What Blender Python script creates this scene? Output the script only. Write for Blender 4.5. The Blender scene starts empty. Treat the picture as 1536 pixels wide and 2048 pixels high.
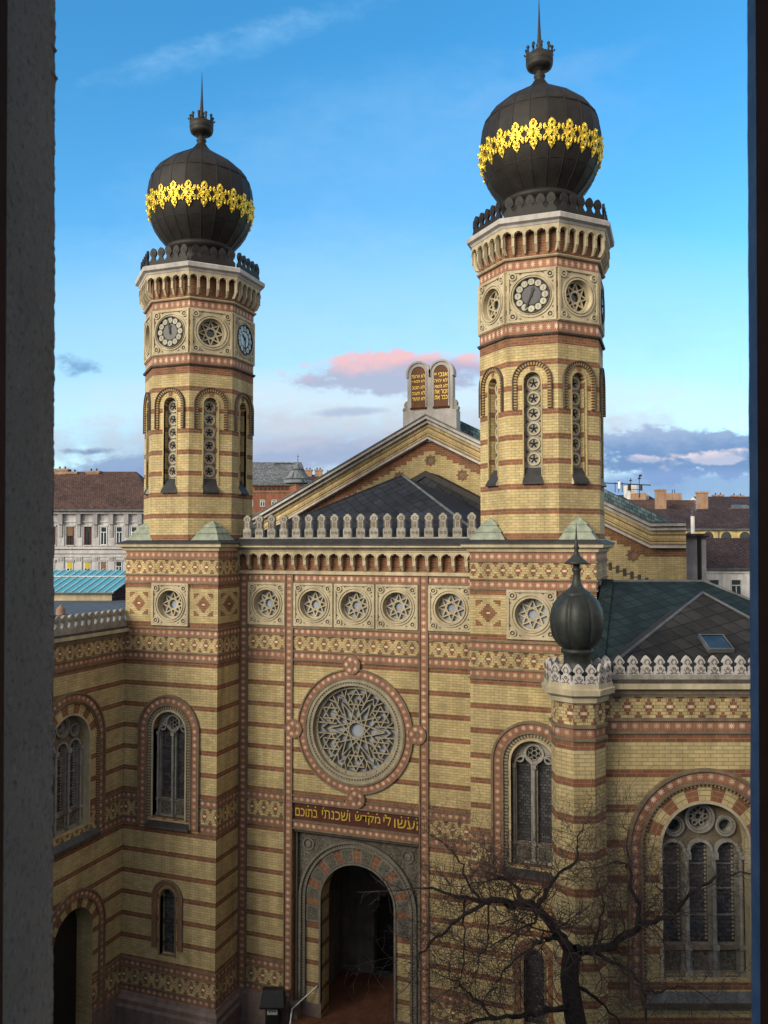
import bpy, math, random
from mathutils import Vector, Matrix
from mathutils.geometry import delaunay_2d_cdt
random.seed(7)
SC = bpy.context.scene
COL = SC.collection
PI = math.pi
V = Vector

# ------------------------------------------------------------------ camera
YAW = math.radians(19.7)
PIT = math.atan(63 / 1650.0)
CAM = V((12.7, -31.86, 21.5))
RV = V((math.cos(YAW), math.sin(YAW), 0))       # camera's right, level
FV = V((-math.sin(YAW), math.cos(YAW), 0))      # camera's heading, level
cam = bpy.data.cameras.new('camera')
cam.sensor_fit = 'VERTICAL'
cam.sensor_height = 36.0
cam.lens = 1650.0 / 2048 * 36.0
cam.clip_start = 0.05
cam.dof.use_dof = True
cam.dof.focus_distance = 34
cam.dof.aperture_fstop = 15
cam.clip_end = 6000
co = bpy.data.objects.new('camera', cam)
COL.objects.link(co)
co.location = CAM
co.rotation_euler = (PI / 2 + PIT, 0, YAW)
SC.camera = co


def SD(s, d, z=0.0):
    """a point in the street grid that the right wing and the houses follow: s metres along, d metres away"""
    return V((CAM.x, CAM.y, 0)) + RV * s + FV * d + V((0, 0, z))


# ------------------------------------------------------------------ mesh builder
class MB:
    def __init__(s, ph=15.54):
        s.v, s.f, s.m, s.uv, s.sm, s.mats, s.ph = [], [], [], [], [], [], ph

    def mi(s, m):
        if m not in s.mats:
            s.mats.append(m)
        return s.mats.index(m)

    def face(s, pts, m, uv=None, smooth=False):
        b = len(s.v)
        pts = [V(p) for p in pts]
        s.v += pts
        s.f.append(list(range(b, b + len(pts))))
        s.m.append(s.mi(m))
        s.sm.append(smooth)
        if uv is None:
            n = V((0, 0, 0))
            for i in range(len(pts)):
                n += (pts[i] - pts[0]).cross(pts[(i + 1) % len(pts)] - pts[0])
            if n.length > 1e-12:
                n.normalize()
            if abs(n.z) > 0.72:
                uv = [(p.x, p.y) for p in pts]
            else:
                h = V((n.x, n.y, 0))
                h = h.normalized() if h.length > 1e-6 else V((0, -1, 0))
                t = V((-h.y, h.x, 0))
                k = 1 / max(0.25, math.sqrt(max(0.0, 1 - n.z * n.z)))
                uv = [(p.dot(t), (p.z - s.ph) * (k if abs(n.z) > .15 else 1)) for p in pts]
        s.uv.append(uv)

    def grid(s, rows, m, smooth=True, close=False):
        """rows of points with shared vertices"""
        b = len(s.v)
        nr, nc = len(rows), len(rows[0])
        for r in rows:
            s.v += [V(p) for p in r]
        mi = s.mi(m)
        for i in range(nr - 1):
            for j in range(nc if close else nc - 1):
                k = (j + 1) % nc
                s.f.append([b + i * nc + j, b + i * nc + k, b + (i + 1) * nc + k, b + (i + 1) * nc + j])
                s.m.append(mi)
                s.sm.append(smooth)
                s.uv.append([(j * .2, i * .2), (j * .2 + .2, i * .2), (j * .2 + .2, i * .2 + .2), (j * .2, i * .2 + .2)])

    def build(s, name, parent=None, label=None):
        me = bpy.data.meshes.new(name)
        me.from_pydata([tuple(p) for p in s.v], [], s.f)
        for m in s.mats:
            me.materials.append(MAT[m])
        me.polygons.foreach_set('material_index', s.m)
        me.polygons.foreach_set('use_smooth', s.sm)
        ul = me.uv_layers.new(name='UVMap')
        flat = []
        for u in s.uv:
            for a in u:
                flat += [a[0], a[1]]
        ul.data.foreach_set('uv', flat)
        me.update()
        o = bpy.data.objects.new(name, me)
        COL.objects.link(o)
        if parent:
            adopt(o, parent)
        if label:
            o['label'] = label
        return o


def adopt(o, parent):
    o.parent = parent
    m = Matrix.Identity(4)
    q = parent
    while q:
        m = (q.matrix_parent_inverse @ q.matrix_basis) @ m if q.parent else q.matrix_basis @ m
        q = q.parent
    o.matrix_parent_inverse = m.inverted()


def dup(o, M, parent=None):
    c = o.copy()
    COL.objects.link(c)
    c.parent = parent or o.parent
    c.matrix_basis = M
    return c


def thing(name, loc, label, cat, group=None):
    o = bpy.data.objects.new(name, None)
    COL.objects.link(o)
    o.location = loc
    o['label'], o['category'] = label, cat
    if group:
        o['group'] = group
    return o


def tag(o, label=None, cat=None, group=None, kind=None):
    for k, v in (('label', label), ('category', cat), ('group', group), ('kind', kind)):
        if v:
            o[k] = v
    return o


class Fr:
    """a wall's frame: s along, z up, w out of the wall"""
    def __init__(self, o, n):
        self.o, self.n = V(o), V(n).normalized()
        self.u = V((-self.n.y, self.n.x, 0))

    def p(self, s, z, w=0.0):
        q = self.o + self.u * s + self.n * w
        return V((q.x, q.y, z + self.o.z))


def box(mb, fr, s0, s1, z0, z1, w0, w1, m, top=None, uvf=None):
    P = fr.p
    mb.face([P(s0, z0, w1), P(s1, z0, w1), P(s1, z1, w1), P(s0, z1, w1)], m, uvf)
    mb.face([P(s1, z0, w1), P(s1, z0, w0), P(s1, z1, w0), P(s1, z1, w1)], m)
    mb.face([P(s0, z0, w0), P(s0, z0, w1), P(s0, z1, w1), P(s0, z1, w0)], m)
    mb.face([P(s0, z1, w1), P(s1, z1, w1), P(s1, z1, w0), P(s0, z1, w0)], top or m)
    mb.face([P(s0, z0, w0), P(s1, z0, w0), P(s1, z0, w1), P(s0, z0, w1)], m)
    mb.face([P(s1, z0, w0), P(s0, z0, w0), P(s0, z1, w0), P(s1, z1, w0)], m)


def band_uv(kind, s, z, z0, z1, ph):
    if kind == 'star':
        return (s, (z - z0) / (z1 - z0) * .28)
    if kind == 'diamond':
        return (s, (z - z0) / (z1 - z0) * 7)
    return (s, z - ph)


def inside(poly, x, y):
    r = False
    j = len(poly) - 1
    for i in range(len(poly)):
        a, b = poly[i], poly[j]
        if (a[1] > y) != (b[1] > y) and x < (b[0] - a[0]) * (y - a[1]) / (b[1] - a[1]) + a[0]:
            r = not r
        j = i
    return r


def panel(mb, fr, s0, s1, z0, z1, bands, holes=(), base='brick', w=0.0, soff=0.0):
    """a wall face cut by its bands and openings; bands = (z0, z1, material, phase)"""
    cuts = sorted(set([z0, z1] + [c for b in bands for c in b[:2] if z0 < c < z1]))

    def at(z):
        for b in bands:
            if b[0] <= z <= b[1]:
                return b
        return None
    if not holes:
        for a, c in zip(cuts, cuts[1:]):
            b = at((a + c) / 2)
            k = b[2] if b else base
            ph = b[3] if b and len(b) > 3 else mb.ph
            za, zb = (b[0], b[1]) if b else (a, c)
            mb.face([fr.p(s0, a, w), fr.p(s1, a, w), fr.p(s1, c, w), fr.p(s0, c, w)], k,
                    [band_uv(k, s + soff, z, za, zb, ph) for s, z in ((s0, a), (s1, a), (s1, c), (s0, c))])
        return
    pts, ed = [], []
    for z in cuts:
        pts += [V((s0, z)), V((s1, z))]
        ed.append((len(pts) - 2, len(pts) - 1))
    for i in range(len(cuts) - 1):
        ed += [(2 * i, 2 * i + 2), (2 * i + 1, 2 * i + 3)]
    for h in holes:
        b = len(pts)
        pts += [V(p) for p in h]
        ed += [(b + i, b + (i + 1) % len(h)) for i in range(len(h))]
    vs, es, fs, *_ = delaunay_2d_cdt(pts, ed, [], 0, 1e-5)
    for f in fs:
        q = [vs[i] for i in f]
        cx = sum(p[0] for p in q) / len(q)
        cz = sum(p[1] for p in q) / len(q)
        if any(inside(h, cx, cz) for h in holes):
            continue
        ar = sum(q[i][0] * q[(i + 1) % len(q)][1] - q[(i + 1) % len(q)][0] * q[i][1] for i in range(len(q)))
        if ar < 0:
            q = q[::-1]
        if abs(ar) < 1e-9:
            continue
        b = at(cz)
        k = b[2] if b else base
        ph = b[3] if b and len(b) > 3 else mb.ph
        za, zb = (b[0], b[1]) if b else (z0, z1)
        mb.face([fr.p(p[0], p[1], w) for p in q], k, [band_uv(k, p[0] + soff, p[1], za, zb, ph) for p in q])


def reveal(mb, fr, poly, depth, m, w=0.0):
    for i in range(len(poly)):
        a, b = poly[i], poly[(i + 1) % len(poly)]
        mb.face([fr.p(b[0], b[1], w), fr.p(a[0], a[1], w), fr.p(a[0], a[1], w - depth), fr.p(b[0], b[1], w - depth)], m)


def arch(c, r, zb, zs, n=18):
    return [(c - r, zb), (c + r, zb)] + [(c + r * math.cos(PI * i / n), zs + r * math.sin(PI * i / n)) for i in range(n + 1)]


def circ(c, z, r, n=32):
    return [(c + r * math.cos(2 * PI * i / n), z + r * math.sin(2 * PI * i / n)) for i in range(n)]


def strip(mb, fr, inn, out, w0, w1, m, closed=False, vh=.28, caps=True):
    """a raised band between two lines of points"""
    n = len(inn)
    L = 0.0
    for i in range(n if closed else n - 1):
        j = (i + 1) % n
        a, b, c, d = inn[i], inn[j], out[j], out[i]
        mi = (V(a) + V(d)) / 2
        mj = (V(b) + V(c)) / 2
        l = (mj - mi).length
        P = fr.p
        mb.face([P(*d, w1), P(*c, w1), P(*b, w1), P(*a, w1)][::-1], m, [(L, vh), (L + l, vh), (L + l, 0), (L, 0)][::-1])
        mb.face([P(*a, w0), P(*b, w0), P(*b, w1), P(*a, w1)][::-1], m, [(L, 0), (L + l, 0), (L + l, .03), (L, .03)][::-1])
        mb.face([P(*d, w0), P(*c, w0), P(*c, w1), P(*d, w1)], m, [(L, 0), (L + l, 0), (L + l, .03), (L, .03)])
        L += l
    if not closed and caps:
        for i in (0, n - 1):
            a, d = inn[i], out[i]
            mb.face([fr.p(*a, w0), fr.p(*d, w0), fr.p(*d, w1), fr.p(*a, w1)], m)


def arch_ring(mb, fr, c, zs, zb, r0, r1, w0, w1, m, n=24):
    A = [PI * i / n for i in range(n + 1)]
    k = max(1, int((zs - zb) / .9)) if zb < zs - .01 else 0
    def line(r):
        up = [(c + r, zb + (zs - zb) * i / k) for i in range(k)] if k else []
        dn = [(c - r, zs - (zs - zb) * (i + 1) / k) for i in range(k)] if k else []
        return up + [(c + r * math.cos(a), zs + r * math.sin(a)) for a in A] + dn
    strip(mb, fr, line(r0), line(r1), w0, w1, m)


def ring(mb, fr, c, z, r0, r1, w0, w1, m, n=32, a0=0, a1=2 * PI):
    full = abs(a1 - a0 - 2 * PI) < 1e-6
    A = [a0 + (a1 - a0) * i / n for i in range(n if full else n + 1)]
    strip(mb, fr, [(c + r0 * math.cos(a), z + r0 * math.sin(a)) for a in A], [(c + r1 * math.cos(a), z + r1 * math.sin(a)) for a in A], w0, w1, m, closed=full)


def bar(mb, fr, p, q, wd, w0, w1, m):
    p, q = V(p), V(q)
    d = (q - p).normalized()
    t = V((-d.y, d.x)) * wd / 2
    strip(mb, fr, [tuple(p - t), tuple(q - t)], [tuple(p + t), tuple(q + t)], w0, w1, m)


def prism(mb, fr, poly, w0, w1, m, side=None):
    ar = sum(poly[i][0] * poly[(i + 1) % len(poly)][1] - poly[(i + 1) % len(poly)][0] * poly[i][1] for i in range(len(poly)))
    if ar < 0:
        poly = poly[::-1]
    mb.face([fr.p(*a, w1) for a in poly], m)
    mb.face([fr.p(*a, w0) for a in poly[::-1]], m)
    for i in range(len(poly)):
        a, b = poly[i], poly[(i + 1) % len(poly)]
        mb.face([fr.p(*a, w0), fr.p(*b, w0), fr.p(*b, w1), fr.p(*a, w1)], side or m)


def tube(mb, pts, rad, m, n=6, cap=False):
    rows = []
    up = V((0.13, 0.21, 0.97))
    for i, p in enumerate(pts):
        p = V(p)
        d = V(pts[min(i + 1, len(pts) - 1)]) - V(pts[max(i - 1, 0)])
        if d.length < 1e-9:
            d = V((0, 0, 1))
        d.normalize()
        a = d.cross(up)
        if a.length < 1e-3:
            a = d.cross(V((1, 0, 0)))
        a.normalize()
        b = d.cross(a)
        r = rad[i] if isinstance(rad, (list, tuple)) else rad
        rows.append([p + (a * math.cos(2 * PI * k / n) + b * math.sin(2 * PI * k / n)) * r for k in range(n)])
    mb.grid(rows, m, True, True)
    if cap:
        mb.face(rows[0][::-1], m)
        mb.face(rows[-1], m)


def lathe(mb, c, prof, m, n=40, smooth=True):
    rows = [[V((c[0] + r * math.cos(2 * PI * k / n), c[1] + r * math.sin(2 * PI * k / n), z)) for k in range(n)] for r, z in prof]
    mb.grid(rows, m, smooth, True)


def offset(poly, d):
    n = len(poly)
    out = []
    for i in range(n):
        a, b, c = V(poly[i - 1]), V(poly[i]), V(poly[(i + 1) % n])
        e1 = (b - a).normalized()
        e2 = (c - b).normalized()
        n1 = V((e1.y, -e1.x))
        n2 = V((e2.y, -e2.x))
        k = (n1 + n2)
        k = k / max(1e-6, k.dot(n1))
        out.append(b + k * d)
    return out


def loft(mb, poly, prof, m, cap=None):
    """a moulding run round a ccw plan; prof = (out, z) from bottom to top"""
    loops = [[V((p.x, p.y, z)) for p in offset([V(q) for q in poly], d)] for d, z in prof]
    n = len(poly)
    for a, b in zip(loops, loops[1:]):
        for i in range(n):
            j = (i + 1) % n
            mb.face([a[i], a[j], b[j], b[i]], m)
    if cap:
        mb.face(loops[-1], cap)


def ngon(c, apo, n=8, rot=None):
    R = apo / math.cos(PI / n)
    r0 = -PI / 2 - PI / n if rot is None else rot - PI / n
    return [V((c[0] + R * math.cos(r0 + 2 * PI * i / n), c[1] + R * math.sin(r0 + 2 * PI * i / n))) for i in range(n)]


_txt = {}


def text(mb, fr, body, s0, s1, z0, z1, w, m, th=.02):
    """lettering fitted in a rectangle of a wall"""
    if body not in _txt:
        c = bpy.data.curves.new('lettering', 'FONT')
        c.body = body
        c.resolution_u = 3
        o = bpy.data.objects.new('lettering', c)
        COL.objects.link(o)
        bpy.context.view_layer.update()
        me = bpy.data.meshes.new_from_object(o.evaluated_get(bpy.context.evaluated_depsgraph_get()))
        vv = [v.co.copy() for v in me.vertices]
        ff = [list(p.vertices) for p in me.polygons]
        bpy.data.objects.remove(o)
        bpy.data.meshes.remove(me)
        bpy.data.curves.remove(c)
        _txt[body] = (vv, ff)
    vv, ff = _txt[body]
    if not vv:
        return
    x0, x1 = min(v.x for v in vv), max(v.x for v in vv)
    y0, y1 = min(v.y for v in vv), max(v.y for v in vv)
    mp = lambda v: (s0 + (v.x - x0) / (x1 - x0) * (s1 - s0), z0 + (v.y - y0) / (y1 - y0) * (z1 - z0))
    cnt = {}
    for f in ff:
        q = [mp(vv[i]) for i in f]
        ar = sum(q[i][0] * q[(i + 1) % len(q)][1] - q[(i + 1) % len(q)][0] * q[i][1] for i in range(len(q)))
        g = f if ar > 0 else f[::-1]
        mb.face([fr.p(*mp(vv[i]), w + th) for i in g], m)
        for i in range(len(g)):
            e = (g[i], g[(i + 1) % len(g)])
            if (e[1], e[0]) in cnt:
                cnt.pop((e[1], e[0]))
            else:
                cnt[e] = 1
    for a, b in cnt:
        A, B = mp(vv[a]), mp(vv[b])
        mb.face([fr.p(*A, w), fr.p(*B, w), fr.p(*B, w + th), fr.p(*A, w + th)], m)


# ------------------------------------------------------------------ materials
MAT = {}


class NT:
    def __init__(s, tree):
        s.t = tree

    def n(s, typ, **kw):
        nd = s.t.nodes.new(typ)
        for k, v in kw.items():
            if k == 'i':
                for a, b in v.items():
                    s.set(nd.inputs[a], b)
            else:
                setattr(nd, k, v)
        return nd

    def set(s, sock, b):
        if isinstance(b, bpy.types.NodeSocket):
            s.t.links.new(b, sock)
        elif isinstance(b, tuple) and len(b) == 3 and sock.type == 'RGBA':
            sock.default_value = (*b, 1)
        else:
            sock.default_value = b

    def m(s, op, a, b=0.0, c=0.0, clamp=False):
        nd = s.n('ShaderNodeMath', operation=op, use_clamp=clamp)
        s.set(nd.inputs[0], a)
        s.set(nd.inputs[1], b)
        s.set(nd.inputs[2], c)
        return nd.outputs[0]

    def mix(s, f, a, b, typ='MIX'):
        nd = s.n('ShaderNodeMix', data_type='RGBA', blend_type=typ)
        s.set(nd.inputs[0], f)
        s.set(nd.inputs[6], a)
        s.set(nd.inputs[7], b)
        return nd.outputs[2]

    def lt(s, a, b, soft=.02):
        """1 where a < b, with a soft edge"""
        return s.m('ADD', s.m('DIVIDE', s.m('SUBTRACT', b, a), soft), .5, clamp=True)

    def noise(s, vec, scale, det=4, rough=.55):
        nd = s.n('ShaderNodeTexNoise', i={'Scale': scale, 'Detail': det, 'Roughness': rough})
        if vec is not None:
            s.set(nd.inputs['Vector'], vec)
        return nd.outputs['Fac']

    def ramp(s, f, stops):
        nd = s.n('ShaderNodeValToRGB')
        e = nd.color_ramp.elements
        while len(e) < len(stops):
            e.new(.5)
        for x, (p, c) in zip(e, stops):
            x.position = p
            x.color = (*c, 1) if len(c) == 3 else c
        s.set(nd.inputs[0], f)
        return nd.outputs[0]


def new_mat(name):
    m = bpy.data.materials.new(name)
    m.use_nodes = True
    nt = NT(m.node_tree)
    b = m.node_tree.nodes['Principled BSDF']
    MAT[name] = m
    return nt, b


def grime(nt, col, lo=.62, hi=1.1, sc=.5):
    """weathering of uneven patches and vertical streaks"""
    g = nt.n('ShaderNodeNewGeometry').outputs['Position']
    a = nt.noise(g, sc, 6, .62)
    mp = nt.n('ShaderNodeMapping')
    nt.set(mp.inputs['Vector'], g)
    mp.inputs['Scale'].default_value = (2.2, 2.2, .22)
    b = nt.noise(mp.outputs[0], 1.3, 4, .6)
    c = nt.m('ADD', nt.m('MULTIPLY', a, .5), nt.m('MULTIPLY', b, .5))
    f = nt.n('ShaderNodeMapRange', i={0: c, 1: .34, 2: .62, 3: lo * .92, 4: hi * 1.03}).outputs[0]
    gg = nt.n('ShaderNodeCombineColor', i={0: f, 1: f, 2: f}).outputs[0]
    return nt.mix(1.0, col, gg, 'MULTIPLY')


def bump(nt, b, h, st=.4, d=.02):
    bp = nt.n('ShaderNodeBump', i={'Strength': st, 'Distance': d, 'Height': h})
    nt.set(b.inputs['Normal'], bp.outputs[0])


def uvxy(nt):
    u = nt.n('ShaderNodeUVMap', uv_map='UVMap').outputs[0]
    x = nt.n('ShaderNodeSeparateXYZ', i={0: u})
    return u, x.outputs[0], x.outputs[1]


ROW, PER = .1007, .906
YEL, YEL2 = (.57, .44, .215), (.42, .315, .145)
RED, RED2 = (.255, .092, .042), (.165, .058, .028)


def brick_nodes(nt, u, bw=.30, rh=ROW):
    bt = nt.n('ShaderNodeTexBrick', offset=.5, squash=1.0, i={'Color1': (1, 1, 1), 'Color2': (0, 0, 0), 'Mortar': (.5, .5, .5), 'Scale': 1.0, 'Mortar Size': .009, 'Mortar Smooth': .25, 'Bias': 0.0, 'Brick Width': bw, 'Row Height': rh})
    nt.set(bt.inputs['Vector'], u)
    v = nt.n('ShaderNodeSeparateColor', i={0: bt.outputs['Color']}).outputs[0]
    return v, bt.outputs['Fac']


def mat_brick(name, stripes=True, allred=False, yel=YEL, yel2=YEL2):
    nt, b = new_mat(name)
    u, x, y = uvxy(nt)
    v, mort = brick_nodes(nt, u)
    yc = nt.mix(v, yel2, yel)
    # a few odd bricks, pinker or browner than the rest
    od = nt.m('GREATER_THAN', v, .86)
    yc = nt.mix(nt.m('MULTIPLY', od, .45), yc, (.47, .31, .16))
    rc = nt.mix(v, RED2, RED)
    if allred:
        c = rc
    elif stripes:
        fr = nt.m('FRACT', nt.m('DIVIDE', y, PER))
        d = nt.m('ABSOLUTE', nt.m('SUBTRACT', fr, .5))
        c = nt.mix(nt.lt(.5 - ROW / PER, d, .006), yc, rc)
    else:
        c = yc
    c = nt.mix(mort, c, (.25, .20, .12))
    c = grime(nt, c, .66, 1.08)
    nt.set(b.inputs['Base Color'], c)
    b.inputs['Roughness'].default_value = .85
    bump(nt, b, nt.m('ADD', nt.m('MULTIPLY', mort, -1.0), nt.m('MULTIPLY', v, .25)), .5, .012)


mat_brick('brick')
mat_brick('red_brick', allred=True)
mat_brick('plain_brick', stripes=False)


def mat_star(name):
    nt, b = new_mat(name)
    u, x, y = uvxy(nt)
    cx = nt.m('SUBTRACT', nt.m('FRACT', nt.m('DIVIDE', x, .28)), .5)
    cy = nt.m('SUBTRACT', nt.m('DIVIDE', y, .28), .5)
    r = nt.m('SQRT', nt.m('ADD', nt.m('MULTIPLY', cx, cx), nt.m('MULTIPLY', cy, cy)))
    th = nt.m('ARCTAN2', cy, cx)
    c8 = nt.m('COSINE', nt.m('MULTIPLY', th, 8.0))
    star = nt.lt(r, nt.m('ADD', .24, nt.m('MULTIPLY', c8, .10)), .05)
    lr = nt.m('ADD', .42, nt.m('MULTIPLY', nt.m('COSINE', nt.m('MULTIPLY', th, 4.0)), .05))
    line = nt.lt(nt.m('ABSOLUTE', nt.m('SUBTRACT', r, lr)), .028, .03)
    ax = nt.m('ABSOLUTE', cx)
    edge = nt.m('MULTIPLY', nt.lt(.465, ax, .03), nt.lt(.18, nt.m('ABSOLUTE', cy), .03))
    line = nt.m('MAXIMUM', line, edge)
    n = nt.noise(u, 9.0, 2)
    bg = nt.mix(n, (.20, .075, .042), (.27, .105, .058))
    g2 = nt.noise(nt.n('ShaderNodeNewGeometry').outputs['Position'], 1.1, 3)
    c = nt.mix(nt.m('MULTIPLY', line, .4), bg, (.48, .30, .19))
    sc = nt.mix(nt.n('ShaderNodeMapRange', i={0: g2, 1: .4, 2: .62, 3: 0., 4: 1.}).outputs[0], (.46, .29, .18), (.68, .48, .35))
    c = nt.mix(star, c, sc)
    c = grime(nt, c, .68, 1.06, .7)
    nt.set(b.inputs['Base Color'], c)
    b.inputs['Roughness'].default_value = .75
    bump(nt, b, nt.m('MAXIMUM', star, line), .25, .01)


mat_star('star')


def mat_diamond():
    nt, b = new_mat('diamond')
    u, x, y = uvxy(nt)          # y counts rows 0..7
    row = nt.m('FLOOR', y)
    rd = nt.m('ABSOLUTE', nt.m('SUBTRACT', row, 3.0))
    P = .555
    q = P / 12
    xq = nt.m('MULTIPLY', nt.m('ADD', nt.m('FLOOR', nt.m('DIVIDE', x, q)), .5), q)
    xf = nt.m('ABSOLUTE', nt.m('SUBTRACT', nt.m('MULTIPLY', nt.m('FRACT', nt.m('DIVIDE', xq, P)), P), P / 2))
    a = nt.lt(xf, nt.m('SUBTRACT', .160, nt.m('MULTIPLY', rd, .046)), .004)
    a = nt.m('MULTIPLY', a, nt.lt(rd, 2.5, .1))
    xe = nt.m('SUBTRACT', P / 2, xf)
    e = nt.m('MULTIPLY', nt.lt(xe, nt.m('ADD', .075, nt.m('MULTIPLY', nt.m('SUBTRACT', rd, 3.0), .046)), .004), nt.lt(1.5, rd, .1))
    red = nt.m('MAXIMUM', a, e)
    wh = nt.m('MULTIPLY', nt.lt(xf, .07, .004), nt.lt(rd, .5, .1))
    vec = nt.n('ShaderNodeCombineXYZ', i={0: x, 1: nt.m('MULTIPLY', y, .09), 2: 0.0}).outputs[0]
    v, mort = brick_nodes(nt, vec, q * 4, .09)
    c = nt.mix(red, nt.mix(v, YEL2, YEL), nt.mix(v, RED2, RED))
    c = nt.mix(wh, c, (.72, .56, .38))
    c = nt.mix(mort, c, (.24, .17, .10))
    c = grime(nt, c, .52, 1.1, .9)
    nt.set(b.inputs['Base Color'], c)
    b.inputs['Roughness'].default_value = .85
    bump(nt, b, nt.m('MULTIPLY', mort, -1.0), .4, .01)


mat_diamond()


def mat_inlay():
    nt, b = new_mat('diamond_inlay')
    u, x, y = uvxy(nt)
    yq = nt.m('DIVIDE', nt.m('ADD', nt.m('FLOOR', nt.m('MULTIPLY', y, 13.0)), .5), 13.0)
    xq = nt.m('DIVIDE', nt.m('ADD', nt.m('FLOOR', nt.m('MULTIPLY', x, 14.0)), .5), 14.0)
    dx = nt.m('ABSOLUTE', nt.m('SUBTRACT', xq, .5))
    dy = nt.m('ABSOLUTE', nt.m('SUBTRACT', yq, .5))
    s = nt.m('ADD', dx, dy)
    red = nt.m('MAXIMUM', nt.lt(s, .36, .01), nt.lt(.7, s, .01))
    wh = nt.m('MULTIPLY', nt.lt(dx, .09, .01), nt.lt(dy, .03, .01))
    vec = nt.n('ShaderNodeCombineXYZ', i={0: x, 1: nt.m('MULTIPLY', y, 1.0), 2: 0.0}).outputs[0]
    v, mort = brick_nodes(nt, vec, 4 / 14, 1 / 13)
    c = nt.mix(red, nt.mix(v, YEL2, YEL), nt.mix(v, RED2, RED))
    c = nt.mix(wh, c, (.72, .56, .38))
    c = nt.mix(mort, c, (.24, .17, .10))
    c = grime(nt, c, .66, 1.06)
    nt.set(b.inputs['Base Color'], c)
    b.inputs['Roughness'].default_value = .85


mat_inlay()


def mat_stone(name, col, col2, sc=3.0, rough=.85, bs=.25, bd=.03, lo=.7, hi=1.08, spec=.3, metal=0.0):
    nt, b = new_mat(name)
    g = nt.n('ShaderNodeNewGeometry').outputs['Position']
    n = nt.noise(g, sc, 8, .65)
    c = nt.mix(nt.n('ShaderNodeMapRange', i={0: n, 1: .35, 2: .65}).outputs[0], col, col2)
    c = grime(nt, c, lo, hi, .8)
    nt.set(b.inputs['Base Color'], c)
    b.inputs['Roughness'].default_value = rough
    b.inputs['Specular IOR Level'].default_value = spec
    b.inputs['Metallic'].default_value = metal
    if bs:
        bump(nt, b, nt.noise(g, sc * 6, 6, .7), bs, bd)
    return nt, b


mat_stone('cream_stone', (.40, .33, .22), (.50, .42, .29), 4)
mat_stone('grey_stone', (.22, .20, .175), (.35, .325, .29), 5)  # colour darkened to carry the shade on the window tracery
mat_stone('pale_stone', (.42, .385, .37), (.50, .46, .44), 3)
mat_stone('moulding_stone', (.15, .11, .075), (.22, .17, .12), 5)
mat_stone('dark_moulding', (.06, .048, .04), (.10, .08, .065), 5)
mat_stone('plinth_stone', (.16, .115, .10), (.22, .16, .14), 4)
mat_stone('carved_stone', (.06, .052, .042), (.27, .24, .195), 14, bs=1.0, bd=.05)
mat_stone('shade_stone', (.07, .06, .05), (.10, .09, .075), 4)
mat_stone('dome_copper', (.014, .011, .010), (.024, .019, .017), 2.5, .62, .1, .01, spec=.3)
mat_stone('rose_stone', (.27, .23, .165), (.36, .31, .225), 4)
mat_stone('portal_stone', (.13, .115, .095), (.20, .18, .15), 6)
mat_stone('turret_copper', (.017, .019, .017), (.034, .037, .034), 5, .5, .15, .01, spec=.3)
mat_stone('iron', (.022, .019, .018), (.036, .030, .027), 8, .6, .1, .01)
mat_stone('lead', (.07, .072, .078), (.12, .122, .13), 2, .6)
mat_stone('dark_lead', (.026, .025, .027), (.045, .044, .047), 2, .6)
mat_stone('void', (.012, .012, .013), (.02, .02, .021), 3, .9, 0, spec=.1)
mat_stone('green_copper', (.20, .235, .185), (.34, .36, .28), 4, .8)
mat_stone('ground_paving', (.055, .052, .05), (.09, .085, .08), 1.5, .9)
mat_stone('red_floor', (.115, .045, .027), (.165, .07, .04), 3, .7)
mat_stone('vestibule_wall', (.11, .096, .082), (.16, .142, .12), 2, .95)
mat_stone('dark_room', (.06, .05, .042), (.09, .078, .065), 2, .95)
mat_stone('tablet_panel', (.12, .045, .018), (.16, .065, .028), 4, .6)
mat_stone('lettering_panel', (.075, .022, .016), (.10, .03, .02), 4, .6)
mat_stone('twig_bark', (.050, .033, .031), (.075, .052, .048), 9, .95, 0)
mat_stone('bark', (.020, .015, .014), (.052, .040, .036), 14, .95, .9, .04)
mat_stone('grey_plaster', (.40, .385, .40), (.50, .48, .49), 1.2)
mat_stone('grey_relief', (.27, .26, .28), (.36, .345, .355), 6)
mat_stone('white_plaster', (.74, .70, .66), (.82, .78, .73), .8)
mat_stone('yellow_plaster', (.52, .40, .17), (.60, .47, .22), .8)
mat_stone('brown_brick', (.20, .075, .045), (.27, .105, .06), 2.5)
mat_stone('chimney_brick', (.30, .18, .12), (.38, .24, .165), 5)
mat_stone('window_glass', (.022, .027, .034), (.04, .05, .06), 1.5, .12, 0, spec=.6)
mat_stone('bluish_glass', (.27, .29, .35), (.37, .395, .46), 1.2, .35, 0)
mat_stone('dial_glass', (.035, .034, .042), (.05, .049, .058), 2, .4, 0)
mat_stone('dial_disc', (.33, .30, .23), (.42, .38, .30), 6, .5, 0)
mat_stone('white_paint', (.62, .64, .66), (.74, .76, .78), 2, .5, 0)
mat_stone('skylit_jamb', (.09, .165, .30), (.16, .24, .38), 18, .75, .3, .004, lo=.85, hi=1.05)  # sky light put into the colour as a blue tint
mat_stone('brown_wood', (.075, .027, .014), (.105, .040, .022), 9, .9, .2, .003, spec=.05)
mat_stone('blind_yellow', (.45, .36, .05), (.5, .4, .06), 2)
mat_stone('blind_brown', (.16, .09, .05), (.2, .12, .07), 2)
mat_stone('black_paint', (.012, .012, .014), (.02, .02, .022), 3, .45, 0)
mat_stone('white_sign', (.55, .52, .45), (.62, .58, .5), 3, .5, 0)
mat_stone('yellow_sign', (.6, .48, .08), (.66, .53, .1), 3, .5, 0)
mat_stone('violet_paper', (.36, .28, .46), (.44, .34, .52), 8, .6, 0)


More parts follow.
